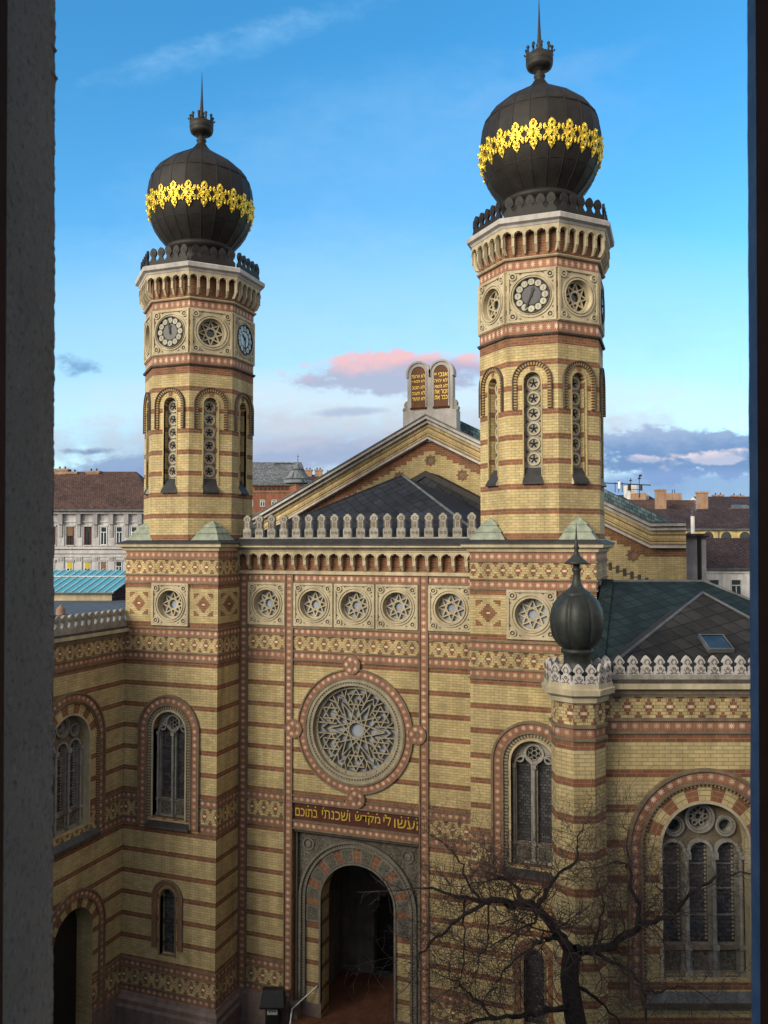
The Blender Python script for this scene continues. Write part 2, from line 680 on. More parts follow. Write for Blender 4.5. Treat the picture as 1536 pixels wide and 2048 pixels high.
def mat_leaded():
    """dull panes in small leads, each set at its own slight slant"""
    nt, b = new_mat('leaded_glass')
    u, x, y = uvxy(nt)
    bt = nt.n('ShaderNodeTexBrick', offset=.5, i={'Color1': (1, 1, 1), 'Color2': (0, 0, 0), 'Mortar': (.5, .5, .5), 'Scale': 1.0, 'Mortar Size': .012, 'Mortar Smooth': .2, 'Brick Width': .16, 'Row Height': .11})
    nt.set(bt.inputs['Vector'], u)
    v = nt.n('ShaderNodeSeparateColor', i={0: bt.outputs['Color']}).outputs[0]
    g = nt.noise(nt.n('ShaderNodeNewGeometry').outputs['Position'], 1.6, 4)
    c = nt.mix(v, (.042, .041, .046), (.15, .142, .15))
    c = nt.mix(g, c, (.05, .045, .05))
    c = nt.mix(bt.outputs['Fac'], c, (.02, .018, .017))
    nt.set(b.inputs['Base Color'], c)
    nt.set(b.inputs['Roughness'], nt.m('ADD', .16, nt.m('MULTIPLY', v, .25)))
    bump(nt, b, nt.m('ADD', v, nt.m('MULTIPLY', g, 2.0)), .35, .02)


mat_leaded()


def mat_gold():
    nt, b = new_mat('gold')
    g = nt.n('ShaderNodeNewGeometry').outputs['Position']
    n = nt.noise(g, 9, 4)
    nt.set(b.inputs['Base Color'], nt.mix(n, (.74, .47, .035), (.98, .76, .13)))
    b.inputs['Metallic'].default_value = .75
    b.inputs['Roughness'].default_value = .3
    bump(nt, b, nt.noise(g, 14, 4), .8, .05)


mat_gold()
nt_, b_ = new_mat('gold_letter')
nt_.set(b_.inputs['Base Color'], (.66, .44, .06))
b_.inputs['Metallic'].default_value = .2
b_.inputs['Roughness'].default_value = .4


def mat_jamb():
    """rough cement render with dark pits"""
    nt, b = new_mat('rough_render')
    g = nt.n('ShaderNodeNewGeometry').outputs['Position']
    n = nt.noise(g, 95, 8, .75)
    n2 = nt.noise(g, 9, 4, .6)
    c = nt.mix(n2, (.17, .10, .070), (.33, .212, .155))
    pit = nt.n('ShaderNodeMapRange', i={0: n, 1: .53, 2: .66, 3: 0., 4: .85}).outputs[0]
    c = nt.mix(pit, c, (.06, .045, .036))
    hi = nt.n('ShaderNodeMapRange', i={0: n, 1: .30, 2: .42, 3: .5, 4: 0.}).outputs[0]
    c = nt.mix(hi, c, (.50, .42, .36))
    nt.set(b.inputs['Base Color'], c)
    b.inputs['Roughness'].default_value = .95
    bump(nt, b, n, .7, .0015)


mat_jamb()


def mat_slate(name, c1, c2, line, sz=.42, rot=45, lw=.02, offs=0.0, rough=.8):
    nt, b = new_mat(name)
    u, x, y = uvxy(nt)
    mp = nt.n('ShaderNodeMapping')
    nt.set(mp.inputs['Vector'], u)
    mp.inputs['Rotation'].default_value = (0, 0, math.radians(rot))
    bt = nt.n('ShaderNodeTexBrick', offset=offs, i={'Color1': (1, 1, 1), 'Color2': (0, 0, 0), 'Mortar': (.5, .5, .5), 'Scale': 1.0, 'Mortar Size': lw, 'Mortar Smooth': .2, 'Brick Width': sz, 'Row Height': sz if rot else sz * .6})
    nt.set(bt.inputs['Vector'], mp.outputs[0])
    v = nt.n('ShaderNodeSeparateColor', i={0: bt.outputs['Color']}).outputs[0]
    c = nt.mix(v, c1, c2)
    c = nt.mix(bt.outputs['Fac'], c, line)
    c = grime(nt, c, .6, 1.45, .45)
    nt.set(b.inputs['Base Color'], c)
    b.inputs['Roughness'].default_value = rough
    b.inputs['Specular IOR Level'].default_value = .25
    bump(nt, b, nt.m('ADD', nt.m('MULTIPLY', bt.outputs['Fac'], -1.0), nt.m('MULTIPLY', v, .5)), .5, .02)


mat_slate('slate', (.014, .0155, .021), (.026, .028, .036), (.007, .007, .009))
mat_slate('brown_slate', (.017, .0145, .0125), (.030, .026, .023), (.006, .0055, .005), .5)
mat_slate('teal_slate', (.006, .012, .014), (.012, .0215, .023), (.003, .006, .007), .42)
mat_slate('blue_slate', (.055, .095, .115), (.13, .19, .21), (.03, .05, .06), .3, 0, .02, .5)
mat_slate('brown_tiles', (.070, .038, .032), (.125, .072, .060), (.03, .018, .016), .3, 0, .03, .5, .85)
mat_slate('dark_tiles', (.042, .028, .032), (.075, .048, .050), (.02, .014, .016), .3, 0, .03, .5, .85)
mat_slate('grey_slate', (.085, .095, .11), (.16, .17, .185), (.04, .045, .05), .5, 0, .03, .5)


def mat_dentil(name, ca, cb, per):
    nt, b = new_mat(name)
    u, x, y = uvxy(nt)
    f = nt.m('ABSOLUTE', nt.m('SUBTRACT', nt.m('FRACT', nt.m('DIVIDE', x, per)), .5))
    c = nt.mix(nt.lt(f, .25, .06), ca, cb)
    c = grime(nt, c, .7, 1.05)
    nt.set(b.inputs['Base Color'], c)
    b.inputs['Roughness'].default_value = .85
    bump(nt, b, nt.lt(f, .25, .06), .5, .03)


mat_dentil('dentil_brick', (.05, .03, .02), (.36, .22, .09), .105)
mat_dentil('dentil_stone', (.09, .075, .055), (.30, .25, .17), .12)


def mat_skylight():
    nt, b = new_mat('skylight_glass')
    b.inputs['Base Color'].default_value = (.09, .33, .42, 1)
    b.inputs['Roughness'].default_value = .12
    b.inputs['Specular IOR Level'].default_value = .6


mat_skylight()

# ------------------------------------------------------------------ the synagogue
SYN = thing('synagogue', (0, 0, 0), 'striped yellow and red brick synagogue with twin onion domed clock towers and a rose window', 'synagogue')
WB = [(21.17, 21.22, 'red_brick'), (20.87, 21.17, 'star'), (20.22, 20.81, 'diamond'), (19.85, 20.13, 'star'), (19.61, 19.80, 'red_brick'), (18.18, 19.61, 'plain_brick'),
      (17.94, 18.18, 'red_brick'), (17.61, 17.87, 'star'), (16.95, 17.56, 'diamond'), (16.58, 16.86, 'star'), (16.32, 16.53, 'red_brick'),
      (10.94, 16.32, 'brick', 15.54), (10.63, 10.89, 'star'), (9.90, 10.58, 'diamond'), (9.56, 9.83, 'star'), (3.93, 9.50, 'brick', 9.4),
      (3.60, 3.87, 'star'), (2.88, 3.55, 'diamond'), (2.54, 2.82, 'star')]
WB_LOW = WB[7:]
# thin mouldings lie over every joint of two bands
MZ = [20.84, 20.175, 19.825, 17.905, 17.585, 16.905, 16.555, 10.915, 10.605, 9.865, 9.53, 3.90, 3.575, 2.85]


def mold(mb, fr, s0, s1, z, skip=(), m='moulding_stone', w=.05, h=.03):
    """a thin string moulding along a wall, broken where an arch passes"""
    a = s0
    for c0, c1 in sorted(skip):
        if c0 > a:
            box(mb, fr, a, c0, z - h, z + h, 0, w, m)
        a = c1
    if a < s1:
        box(mb, fr, a, s1, z - h, z + h, 0, w, m)


def stone_panel(mb, fr, c, zc, hw, hh, ro, m, w=.05, depth=.3, boss=True):
    """a square carved panel round a circular opening"""
    rect = [(c - hw, zc - hh), (c + hw, zc - hh), (c + hw, zc + hh), (c - hw, zc + hh)]
    sub = MB()
    hole = circ(c, zc, ro, 36)
    panel(mb, fr, c - hw, c + hw, zc - hh, zc + hh, [], [hole], m, w)
    for i in range(4):
        a, b = rect[i], rect[(i + 1) % 4]
        mb.face([fr.p(*a, 0), fr.p(*b, 0), fr.p(*b, w), fr.p(*a, w)], m)
    reveal(mb, fr, hole, depth, m, w)
    k = min(hw, hh)
    t = .05 * k
    e = .05
    for (a0, a1, b0, b1) in ((c - hw, c + hw, zc + hh - 2 * t, zc + hh), (c - hw, c + hw, zc - hh, zc - hh + 2 * t), (c - hw, c - hw + 2 * t, zc - hh + 2 * t, zc + hh - 2 * t), (c + hw - 2 * t, c + hw, zc - hh + 2 * t, zc + hh - 2 * t)):
        box(mb, fr, a0, a1, b0, b1, w, w + e, m)
    ring(mb, fr, c, zc, ro, ro + .06 * k, w, w + .05, m, 36)
    ring(mb, fr, c, zc, ro + .11 * k, ro + .17 * k, w, w + .045, m, 36)
    if boss:
        for sx in (-1, 1):
            for sz in (-1, 1):
                x, z = c + sx * (hw - .24 * k), zc + sz * (hh - .24 * k)
                ring(mb, fr, x, z, .10 * k, .155 * k, w, w + .06, m, 16)
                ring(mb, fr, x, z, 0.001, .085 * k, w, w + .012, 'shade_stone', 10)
                ring(mb, fr, x, z, 0.001, .045 * k, w + .012, w + .05, m, 8)
                # spandrel hollow, its shade painted as a flat dark wedge
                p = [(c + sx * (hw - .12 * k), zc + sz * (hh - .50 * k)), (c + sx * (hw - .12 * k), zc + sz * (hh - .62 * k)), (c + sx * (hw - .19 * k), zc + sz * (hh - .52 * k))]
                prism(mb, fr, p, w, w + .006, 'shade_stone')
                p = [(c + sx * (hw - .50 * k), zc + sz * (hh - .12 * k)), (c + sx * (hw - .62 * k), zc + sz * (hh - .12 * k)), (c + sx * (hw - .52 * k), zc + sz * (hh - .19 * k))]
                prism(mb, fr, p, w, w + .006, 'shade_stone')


def star_tracery(mb, fr, c, zc, R, w0, w1, m, wd=.05):
    P = [(c + R * math.cos(PI / 2 + PI / 4 * k), zc + R * math.sin(PI / 2 + PI / 4 * k)) for k in range(8)]
    for k in range(8):
        # the bars of an eight pointed star; each sits a hair off the next so that no faces coincide
        bar(mb, fr, P[k], P[(k + 3) % 8], wd, w0, w1 + .0015 * k, m)
    ring(mb, fr, c, zc, R, R + .07, w0, w1 + .02, m, 32)


def lancet_window(parent, fr, c, r, zb, zs, label=None):
    """a two-light traceried window set in an arched opening"""
    d = -.34
    mb = MB()
    st = 'grey_stone'
    # arched slab with two arched lights and three circles cut through
    lw = r * .42
    cx = (c - r * .49, c + r * .49)
    zl = zs - .15
    holes = [arch(x, lw * .8, zb + .72, zl, 12) for x in cx]
    cz = zs + r * .33
    holes.append(circ(c, cz, r * .34, 20))
    holes += [circ(c + sx * r * .66, zs + r * .10, r * .13, 12) for sx in (-1, 1)]
    out = arch(c, r, zb, zs)
    b = MB()
    pts, ed = [], []
    for h in [out] + holes:
        k = len(pts)
        pts += [V(p) for p in h]
        ed += [(k + i, k + (i + 1) % len(h)) for i in range(len(h))]
    vs, es, fs, *_ = delaunay_2d_cdt(pts, ed, [], 0, 1e-5)
    for f in fs:
        q = [vs[i] for i in f]
        x = sum(p[0] for p in q) / 3
        z = sum(p[1] for p in q) / 3
        if not inside(out, x, z) or any(inside(h, x, z) for h in holes):
            continue
        ar = (q[1] - q[0]).cross(q[2] - q[0])
        mb.face([fr.p(p[0], p[1], d) for p in (q if ar > 0 else q[::-1])], st)
    for h in holes:
        reveal(mb, fr, h, .16, st, d)
    for x in cx:
        arch_ring(mb, fr, x, zl, zl, lw * .82, lw * 1.04, d, d + .07, st, 14)
    ring(mb, fr, c, cz, r * .36, r * .46, d, d + .08, st, 28)
    for sx in (-1, 1):
        ring(mb, fr, c + sx * r * .66, zs + r * .10, r * .14, r * .21, d, d + .06, st, 16)
    for k in range(6):
        a = PI / 6 + k * PI / 3
        ring(mb, fr, c + r * .21 * math.cos(a), cz + r * .21 * math.sin(a), r * .085, r * .12, d - .1, d - .03, st, 10)
    # slim columns between and beside the lights, panels under the sill bar
    for x in (c - r * .94, c, c + r * .94):
        tube(mb, [fr.p(x, zb + .12, d + .07), fr.p(x, zl - .12, d + .07)], .055, st, 8)
        box(mb, fr, x - .085, x + .085, zl - .12, zl + .03, d + .001, d + .15, st)
        box(mb, fr, x - .085, x + .085, zb, zb + .12, d + .001, d + .15, st)
        box(mb, fr, x - .08, x + .08, zb + .66, zb + .76, d + .001, d + .145, st)
    for x0, x1 in ((c - r * .94 + .08, c - .08), (c + .08, c + r * .94 - .08)):
        box(mb, fr, x0, x1, zb + .66, zb + .73, d + .001, d + .10, 'moulding_stone')
        box(mb, fr, x0 + .06, x1 - .06, zb + .1, zb + .58, d + .001, d + .025, 'carved_stone')
    o = mb.build('lancet_window', parent, label)
    return o, [(x, lw * .8, zb + .72, zl) for x in cx], d


def window_glass(mb, fr, lights, d, c, r, zs):
    for x, w, z0, z1 in lights:
        poly = arch(x, w, z0, z1, 10)
        mb.face([fr.p(*p, d - .155) for p in poly], 'leaded_glass')
    mb.face([fr.p(*p, d - .15) for p in circ(c, zs + r * .33, r * .35, 16)], 'leaded_glass')
    for sx in (-1, 1):
        mb.face([fr.p(*p, d - .15) for p in circ(c + sx * r * .66, zs + r * .10, r * .14, 10)], 'leaded_glass')


CACHE = {}


def clock(fr, c, z, R, hour, minute, face, parent, label):
    mb = MB()
    w = .07
    mb.face([fr.p(*p, w - .02) for p in circ(c, z, R, 36)], 'iron')
    ring(mb, fr, c, z, R * .96, R * 1.03, w - .02, w + .05, 'iron', 36)
    ring(mb, fr, c, z, .001, R * .53, w - .02, w, face[0], 28)
    for k in range(12):
        a = PI / 2 - k * PI / 6
        x, y = c + R * .76 * math.cos(a), z + R * .76 * math.sin(a)
        ring(mb, fr, x, y, .001, R * .185, w - .02, w + .012, face[1], 16)
        ring(mb, fr, x, y, R * .185, R * .205, w - .02, w + .022, 'iron', 16)
        t = str(12 if k == 0 else k)
        hw = R * (.045 if len(t) == 1 else .085)
        if t == '1':
            hw = R * .025
        text(mb, fr, t, x - hw, x + hw, y - R * .085, y + R * .085, w + .012, 'dial_number', .006)
    for ang, ln, wd, tail in ((PI / 2 - (hour % 12 + minute / 60) * PI / 6, R * .50, R * .12, R * .12), (PI / 2 - minute * PI / 30, R * .86, R * .075, R * .2)):
        dx, dz = math.cos(ang), math.sin(ang)
        q = lambda l, t: (c + dx * l - dz * t, z + dz * l + dx * t)
        prism(mb, fr, [q(-tail, -wd * .5), q(ln * .55, -wd * .55), q(ln * .66, -wd), q(ln, 0), q(ln * .66, wd), q(ln * .55, wd * .55), q(-tail, wd * .5)], w + .025 + (.012 if wd < R * .1 else 0), w + .035 + (.012 if wd < R * .1 else 0), 'iron')
    ring(mb, fr, c, z, .001, R * .07, w, w + .055, 'iron', 10)
    return mb.build('clock', parent, label)


mat_stone('dial_number', (.16, .14, .11), (.2, .18, .14), 3, .6, 0)
mat_stone('pale_dial', (.42, .50, .54), (.52, .60, .64), 3, .35, 0)


def palmette(kind):
    """half outlines of the crest stones, in units of the stone's height"""
    if kind == 'tall':
        h = [(.18, 0), (.19, .05), (.19, .36), (.155, .38), (.155, .74), (.185, .78), (.165, .84), (.15, .90), (.09, .93), (.06, .985), (0, 1)]
    elif kind == 'pointed':
        h = [(.34, 0), (.34, .06), (.26, .22), (.26, .40), (.15, .46), (.13, .56), (.21, .60), (.26, .66), (.20, .78), (.10, .92), (0, 1)]
    elif kind == 'round':
        h = [(.33, 0), (.33, .10), (.24, .18), (.13, .36), (.13, .48), (.24, .58), (.27, .70), (.24, .84), (.14, .96), (0, 1)]
    else:
        h = [(.245, 0), (.245, .26), (.15, .34), (.10, .46), (.12, .52), (.19, .60), (.205, .72), (.17, .86), (.09, .96), (0, 1)]
    return h


def crest_mesh(kind, hgt, th, m, relief=None):
    """one crest stone about the origin, facing -y"""
    fr = Fr((0, 0, 0), (0, -1, 0))
    h = palmette(kind)
    poly = [(x * hgt, y * hgt) for x, y in h] + [(-x * hgt, y * hgt) for x, y in h[-2::-1]]
    mb = MB()
    prism(mb, fr, poly, -th / 2, th / 2, m)
    if relief:
        if kind == 'tall':
            for y, r in ((.80, .085), (.60, .06), (.48, .06)):
                ring(mb, fr, 0, y * hgt, r * hgt * .6, r * hgt, th / 2, th / 2 + .02, relief, 12)
            for sx in (-1, 1):
                ring(mb, fr, sx * .085 * hgt, .20 * hgt, .03 * hgt, .065 * hgt, th / 2, th / 2 + .02, relief, 10)
                box(mb, fr, sx * .13 * hgt - .012, sx * .13 * hgt + .012, .40 * hgt, .72 * hgt, th / 2, th / 2 + .02, relief)
        elif kind == 'pointed':
            ring(mb, fr, 0, .34 * hgt, .04 * hgt, .085 * hgt, th / 2, th / 2 + .02, relief, 10)
            for sx in (-1, 1):
                bar(mb, fr, (sx * .03 * hgt, .84 * hgt), (sx * .14 * hgt, .68 * hgt), .02, th / 2, th / 2 + .02, relief)
                bar(mb, fr, (sx * .14 * hgt, .66 * hgt), (sx * .05 * hgt, .56 * hgt), .02, th / 2, th / 2 + .021, relief)
                bar(mb, fr, (sx * .18 * hgt, .30 * hgt), (sx * .06 * hgt, .14 * hgt), .02, th / 2, th / 2 + .02, relief)
                bar(mb, fr, (sx * .20 * hgt, .08 * hgt), (sx * .02 * hgt, .11 * hgt), .02, th / 2, th / 2 + .022, relief)
        else:
            ring(mb, fr, 0, .68 * hgt, .05 * hgt, .11 * hgt, th / 2, th / 2 + .015, relief, 12)
    return mb


def crest_row(parent, mb, name, spots, label=None):
    """spots = (x, y, z, heading); the first is built, the others are copies of it"""
    o = mb.build(name, parent, label)
    for i, (x, y, z, a) in enumerate(spots):
        M = Matrix.Translation((x, y, z)) @ Matrix.Rotation(a, 4, 'Z')
        if i == 0:
            o.matrix_basis = M
        else:
            dup(o, M)
    return o


def arcade_screen(mb, fr, s0, s1, n, zb, zs, zt, w0, w1, m, trefoil=True):
    """a corbelled frieze of little arches hanging before the wall"""
    st = (s1 - s0) / n
    r = st * .385
    holes = []
    poly = [(s0, zt), (s0, zb)]
    for i in range(n):
        c = s0 + st * (i + .5)
        poly += [(c - r, zb), (c - r, zs)]
        for k in range(1, 12):
            a = PI - PI * k / 12
            rr = r * (1.0 if not trefoil or k % 4 else .80)
            poly.append((c + rr * math.cos(a), zs + rr * 1.1 * math.sin(a)))
        poly += [(c + r, zs), (c + r, zb)]
    poly += [(s1, zb), (s1, zt)]
    prism(mb, fr, poly, w0, w1, m)
    for i in range(n):
        c = s0 + st * (i + .5)
        arch_ring(mb, fr, c, zs, zs - .05, r * 1.06, r * 1.22, w1, w1 + .03, m, 10)
    for i in range(n + 1):
        c = s0 + st * i
        a, b = max(s0, c - st * .12), min(s1, c + st * .12)
        # tapering corbel under each pier
        P = fr.p
        h = (zt - zb) * .36
        A = [P(a, zb, w0), P(b, zb, w0), P(b, zb, w1 - .02), P(a, zb, w1 - .02)]
        B = [P(a + .02, zb - h, 0), P(b - .02, zb - h, 0), P(b - .02, zb - h, w1 * .45), P(a + .02, zb - h, w1 * .45)]
        for k in range(4):
            j = (k + 1) % 4
            mb.face([A[j], A[k], B[k], B[j]], m)
        mb.face(B, m)


def gold_ornament_poly():
    """outline of one gilded scroll plate, about 0.6 m wide and 1.15 m tall"""
    h = [(x, y * .90) for x, y in ((0, .575), (.045, .55), (.075, .49), (.115, .45), (.105, .39), (.14, .34), (.115, .27), (.075, .22), (.12, .17), (.17, .20), (.20, .29), (.235, .36), (.26, .33), (.285, .25), (.27, .14), (.225, .08), (.18, .03))]
    low = [(x, -y) for x, y in h[::-1]][:-1]
    r = h + [(.21, -.0)] + low + [(0, -.575)]
    return r + [(-x, y) for x, y in r[::-1][1:-1]]


def clock_tower(cx, side):
    """square base, octagonal shaft, cornice and onion dome"""
    cy, H = .43, 2.29
    nm = 'left' if side < 0 else 'right'
    T = MB()
    front = Fr((cx - H, cy - H, 0), (0, -1, 0))
    right = Fr((cx + H, cy - H, 0), (1, 0, 0))
    left = Fr((cx - H, cy + H, 0), (-1, 0, 0))
    back = Fr((cx + H, cy + H, 0), (0, 1, 0))
    W = 2 * H
    c0 = H
    wr, wzb, wzs = .79, 9.95, 13.62       # lancet
    lr, lzb, lzs = .36, 4.3, 6.70         # small window
    star_hole = [(c0 - .9, 18.03), (c0 + .9, 18.03), (c0 + .9, 19.82), (c0 - .9, 19.82)]
    panel(T, front, 0, W, 2.5, 21.22, WB, [arch(c0, wr, wzb, wzs), arch(c0, lr, lzb, lzs, 12), star_hole], soff=.14)
    for f in (right, left, back):
        panel(T, f, 0, W, 2.5, 21.22, WB, soff=.1)
    reveal(T, front, arch(c0, wr, wzb, wzs), .36, 'brick')
    reveal(T, front, arch(c0, lr, lzb, lzs, 12), .36, 'brick')
    # big stepped diamonds beside the star window and on the flanks
    def inlay(fr, s0, s1):
        fr2 = fr
        z0, z1 = 18.47, 19.42
        T.face([fr2.p(s0, z0, .004), fr2.p(s1, z0, .004), fr2.p(s1, z1, .004), fr2.p(s0, z1, .004)], 'diamond_inlay', [(0, 0), (1, 0), (1, 1), (0, 1)])
    inlay(front, .22, 1.16)
    inlay(front, W - 1.16, W - .22)
    for f in (right, left):
        inlay(f, .22, 1.62) if False else inlay(f, .2, 1.6)
        inlay(f, 2.7, 4.1)
    for z in MZ:
        sk = []
        if 9.4 < z < 11:
            sk = [(c0 - 1.46, c0 + 1.46)]
        if 17.92 < z < 19.83 and False:
            sk = [(c0 - .95, c0 + .95)]
        mold(T, front, -.05, W + .05, z, sk)
        mold(T, right, 0, W, z)
        mold(T, left, 0, W, z)
    sq = [(cx - H, cy - H), (cx + H, cy - H), (cx + H, cy + H), (cx - H, cy + H)]
    # plinth
    loft(T, sq, [(.0, 2.54), (.06, 2.52), (.10, 2.40), (.22, 2.30), (.22, 2.12), (.30, 2.02), (.30, 0)][::-1], 'plinth_stone')
    # small window: hood and sill
    arch_ring(T, front, c0, lzs, lzb + .3, .50, .68, 0, .06, 'red_brick', 18)
    arch_ring(T, front, c0, lzs, lzb + .3, .68, .74, 0, .09, 'moulding_stone', 18)
    arch_ring(T, front, c0, lzs, lzb, .36, .42, -.2, .03, 'moulding_stone', 18)
    # lancet: star band, hoods, dentils, sill
    arch_ring(T, front, c0, wzs, 9.62, 1.12, 1.42, 0, .07, 'star', 28)
    arch_ring(T, front, c0, wzs, 9.62, 1.42, 1.50, 0, .12, 'moulding_stone', 28)
    arch_ring(T, front, c0, wzs, 9.62, 1.05, 1.12, 0, .10, 'moulding_stone', 28)
    arch_ring(T, front, c0, wzs, 9.98, .90, 1.05, 0, .03, 'dentil_stone', 28)
    arch_ring(T, front, c0, wzs, 9.98, .79, .86, -.3, .05, 'cream_stone', 28)
    P = front.p
    T.face([P(c0 - 1.05, 9.66, .2), P(c0 + 1.05, 9.66, .2), P(c0 + .85, 9.98, -.2), P(c0 - .85, 9.98, -.2)], 'dark_lead')
    box(T, front, c0 - 1.05, c0 + 1.05, 9.56, 9.66, 0, .2, 'dark_moulding')
    # octagonal shaft
    bx = cx
    cx += -.14 if side < 0 else .07
    a = 2.25
    octo = ngon((cx, cy), a)
    hw = a * math.tan(PI / 8)
    OB = [(21.3, 28.76, 'brick', 21.77), (28.76, 29.1, 'red_brick'), (29.2, 29.6, 'star'), (31.57, 31.97, 'star'), (31.97, 33.1, 'red_brick')]
    frs = []
    for k in range(8):
        ph = -PI / 2 + k * PI / 4
        n = V((math.cos(ph), math.sin(ph), 0))
        f = Fr(V((cx, cy, 0)) + n * a, n)
        frs.append(f)
        hp = arch(0, .31, 23.75, 27.46, 14)
        hs = [(-hw + .03, 29.63), (hw - .03, 29.63), (hw - .03, 31.55), (-hw + .03, 31.55)]
        panel(T, f, -hw, hw, 21.3, 33.1, OB, [hp, hs], soff=hw)
        reveal(T, f, hp, .4, 'brick')
        arch_ring(T, f, 0, 27.46, 26.42, .56, .69, 0, .07, 'dentil_brick', 20)
        arch_ring(T, f, 0, 27.46, 26.42, .69, .73, 0, .11, 'dark_moulding', 20)
        arch_ring(T, f, 0, 27.46, 24.0, .31, .36, -.1, .025, 'plain_brick', 20)
        prism(T, f, [(-.07, 27.80), (.07, 27.80), (.09, 28.0), (-.09, 28.0)], 0, .03, 'red_brick')
        # sloping sill shingle
        P = f.p
        T.face([P(-.36, 23.72, .14), P(.36, 23.72, .14), P(.30, 24.28, -.2), P(-.30, 24.28, -.2)], 'dark_lead')
        T.face([P(-.36, 23.66, .14), P(.36, 23.66, .14), P(.36, 23.72, .14), P(-.36, 23.72, .14)], 'dark_lead')
        T.face([P(-.36, 23.66, 0), P(.36, 23.66, 0), P(.36, 23.66, .14), P(-.36, 23.66, .14)], 'dark_lead')
        for sx in (-1, 1):
            q = [P(sx * .36, 23.66, .14), P(sx * .36, 23.72, .14), P(sx * .33, 23.95, 0), P(sx * .36, 23.66, 0)]
            T.face(q if sx > 0 else q[::-1], 'cream_stone')
    for z, o, h in ((29.15, .10, .05), (29.615, .05, .02), (31.56, .05, .025), (32.0, .13, .045)):
        loft(T, octo, [(0, z - h), (o * .7, z - h), (o, z), (o, z + h * .6), (0, z + h)], 'dark_moulding' if z < 29.5 else 'cream_stone')
    tower = T.build('clock_tower', SYN, nm + ' clock tower, ' + ('the smaller looking of the two' if side < 0 else 'the larger looking one, beside the little turret'))
    # star window in the base
    pb = MB()
    stone_panel(pb, front, c0, 18.925, .90, .895, .60, 'cream_stone', .05, .38)
    sw = pb.build('star_window', tower)
    tr = MB()
    star_tracery(tr, front, c0, 18.925, .53, -.26, -.19, 'cream_stone', .05)
    tr.face([front.p(*p, -.30) for p in circ(c0, 18.925, .60, 24)], 'bluish_glass')
    tr.build('tracery', sw) if False else None
    # keep tracery and pane in the window itself: towers are parts already
    pb2 = tr.build('star_tracery', tower)
    ow, lights, d = lancet_window(tower, front, c0, wr, wzb, wzs)
    gm = MB()
    window_glass(gm, front, lights, d, c0, wr, wzs)
    gm.build('window_pane', tower)
    gm = MB()
    gm.face([front.p(*p, -.32) for p in arch(c0, lr, lzb, lzs, 12)], 'leaded_glass')
    for k in range(1, 6):
        box(gm, front, c0 - lr, c0 + lr, lzb + k * .45, lzb + k * .45 + .02, -.32, -.30, 'iron')
    gm.build('narrow_window', tower)
    # the shaft's tracery windows, one per face
    wm = MB()
    f = Fr((0, 0, 0), (0, -1, 0))
    wm.face([f.p(*p, -.30) for p in arch(0, .31, 24.2, 27.46, 14)], 'grey_stone')
    for k in range(6):
        z = 27.40 - .56 * k
        ring(wm, f, 0, z, .185, .245, -.30, -.24, 'cream_stone', 18)
        fl = []
        for i in range(30):
            t = PI / 2 + 2 * PI * i / 30
            rr = .105 + .065 * math.cos(5 * (t - PI / 2))
            fl.append((rr * math.cos(t), z + rr * math.sin(t)))
        prism(wm, f, fl, -.299, -.294, 'void')
        if k < 5:
            for sx in (-1, 1):
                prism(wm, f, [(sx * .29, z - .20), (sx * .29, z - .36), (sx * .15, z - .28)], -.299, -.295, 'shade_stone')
    for k in range(8):
        if k == 0:
            o = wm.build('tracery_window', tower)
        M = Matrix.Translation((cx, cy, 0)) @ Matrix.Rotation(k * PI / 4, 4, 'Z') @ Matrix.Translation((0, -a, 0))
        if k == 0:
            o.matrix_basis = M
        else:
            dup(o, M)
    # carved panels: clocks on the square sides, stars on the slanting ones
    zc, hh = 30.59, .96
    f0 = Fr((0, 0, 0), (0, -1, 0))
    cp, sp = MB(), MB()
    stone_panel(cp, f0, 0, zc, hw - .03, hh, .66, 'cream_stone', .03, .06)
    stone_panel(sp, f0, 0, zc, hw - .03, hh, .60, 'cream_stone', .03, .30)
    star_tracery(sp, f0, 0, zc, .52, -.22, -.15, 'cream_stone', .05)
    sp.face([f0.p(*p, -.26) for p in circ(0, zc, .60, 24)], 'window_glass')
    for mbx, ks, name in ((cp, (0, 2, 4, 6), 'clock_surround'), (sp, (1, 3, 5, 7), 'star_panel')):
        o = mbx.build(name, tower)
        for i, k in enumerate(ks):
            M = Matrix.Translation((cx, cy, 0)) @ Matrix.Rotation(k * PI / 4, 4, 'Z') @ Matrix.Translation((0, -a, 0))
            if i == 0:
                o.matrix_basis = M
            else:
                dup(o, M)
    hm = (11, 58) if side < 0 else (12, 34)
    clock(frs[0], 0, zc, .655, hm[0], hm[1], ('dial_glass', 'dial_disc'), tower, 'clock on the front face')
    clock(frs[2], 0, zc, .655, 10, 30, ('pale_dial', 'pale_dial'), tower, 'pale blue clock on the right hand face')
    # arcaded cornice
    cm = MB()
    for f in frs:
        ww = (a + .28) * math.tan(PI / 8)
        arcade_screen(cm, f, -ww, ww, 5, 32.40, 32.78, 33.1, .13, .28, 'cream_stone')
    loft(cm, octo, [(0, 33.1), (.30, 33.1), (.34, 33.18), (.46, 33.24), (.48, 33.40), (.40, 33.46)], 'pale_stone')
    loft(cm, octo, [(.40, 33.46), (.05, 33.56)], 'dome_copper', 'dome_copper')
    cm.build('cornice', tower)
    # dark copper crest round the foot of the dome
    spots = []
    for k in range(8):
        ph = -PI / 2 + k * PI / 4
        n = V((math.cos(ph), math.sin(ph), 0))
        u = V((-n.y, n.x, 0))
        for i in range(5):
            s = (i - 2) * .385
            p = V((cx, cy, 33.48)) + n * (a + .22) + u * s
            spots.append((p.x, p.y, p.z, ph + PI / 2))
    crest_row(tower, crest_mesh('copper', .78, .09, 'dome_copper', 'dome_copper'), 'copper_crest', spots)
    # dome
    dm = MB()
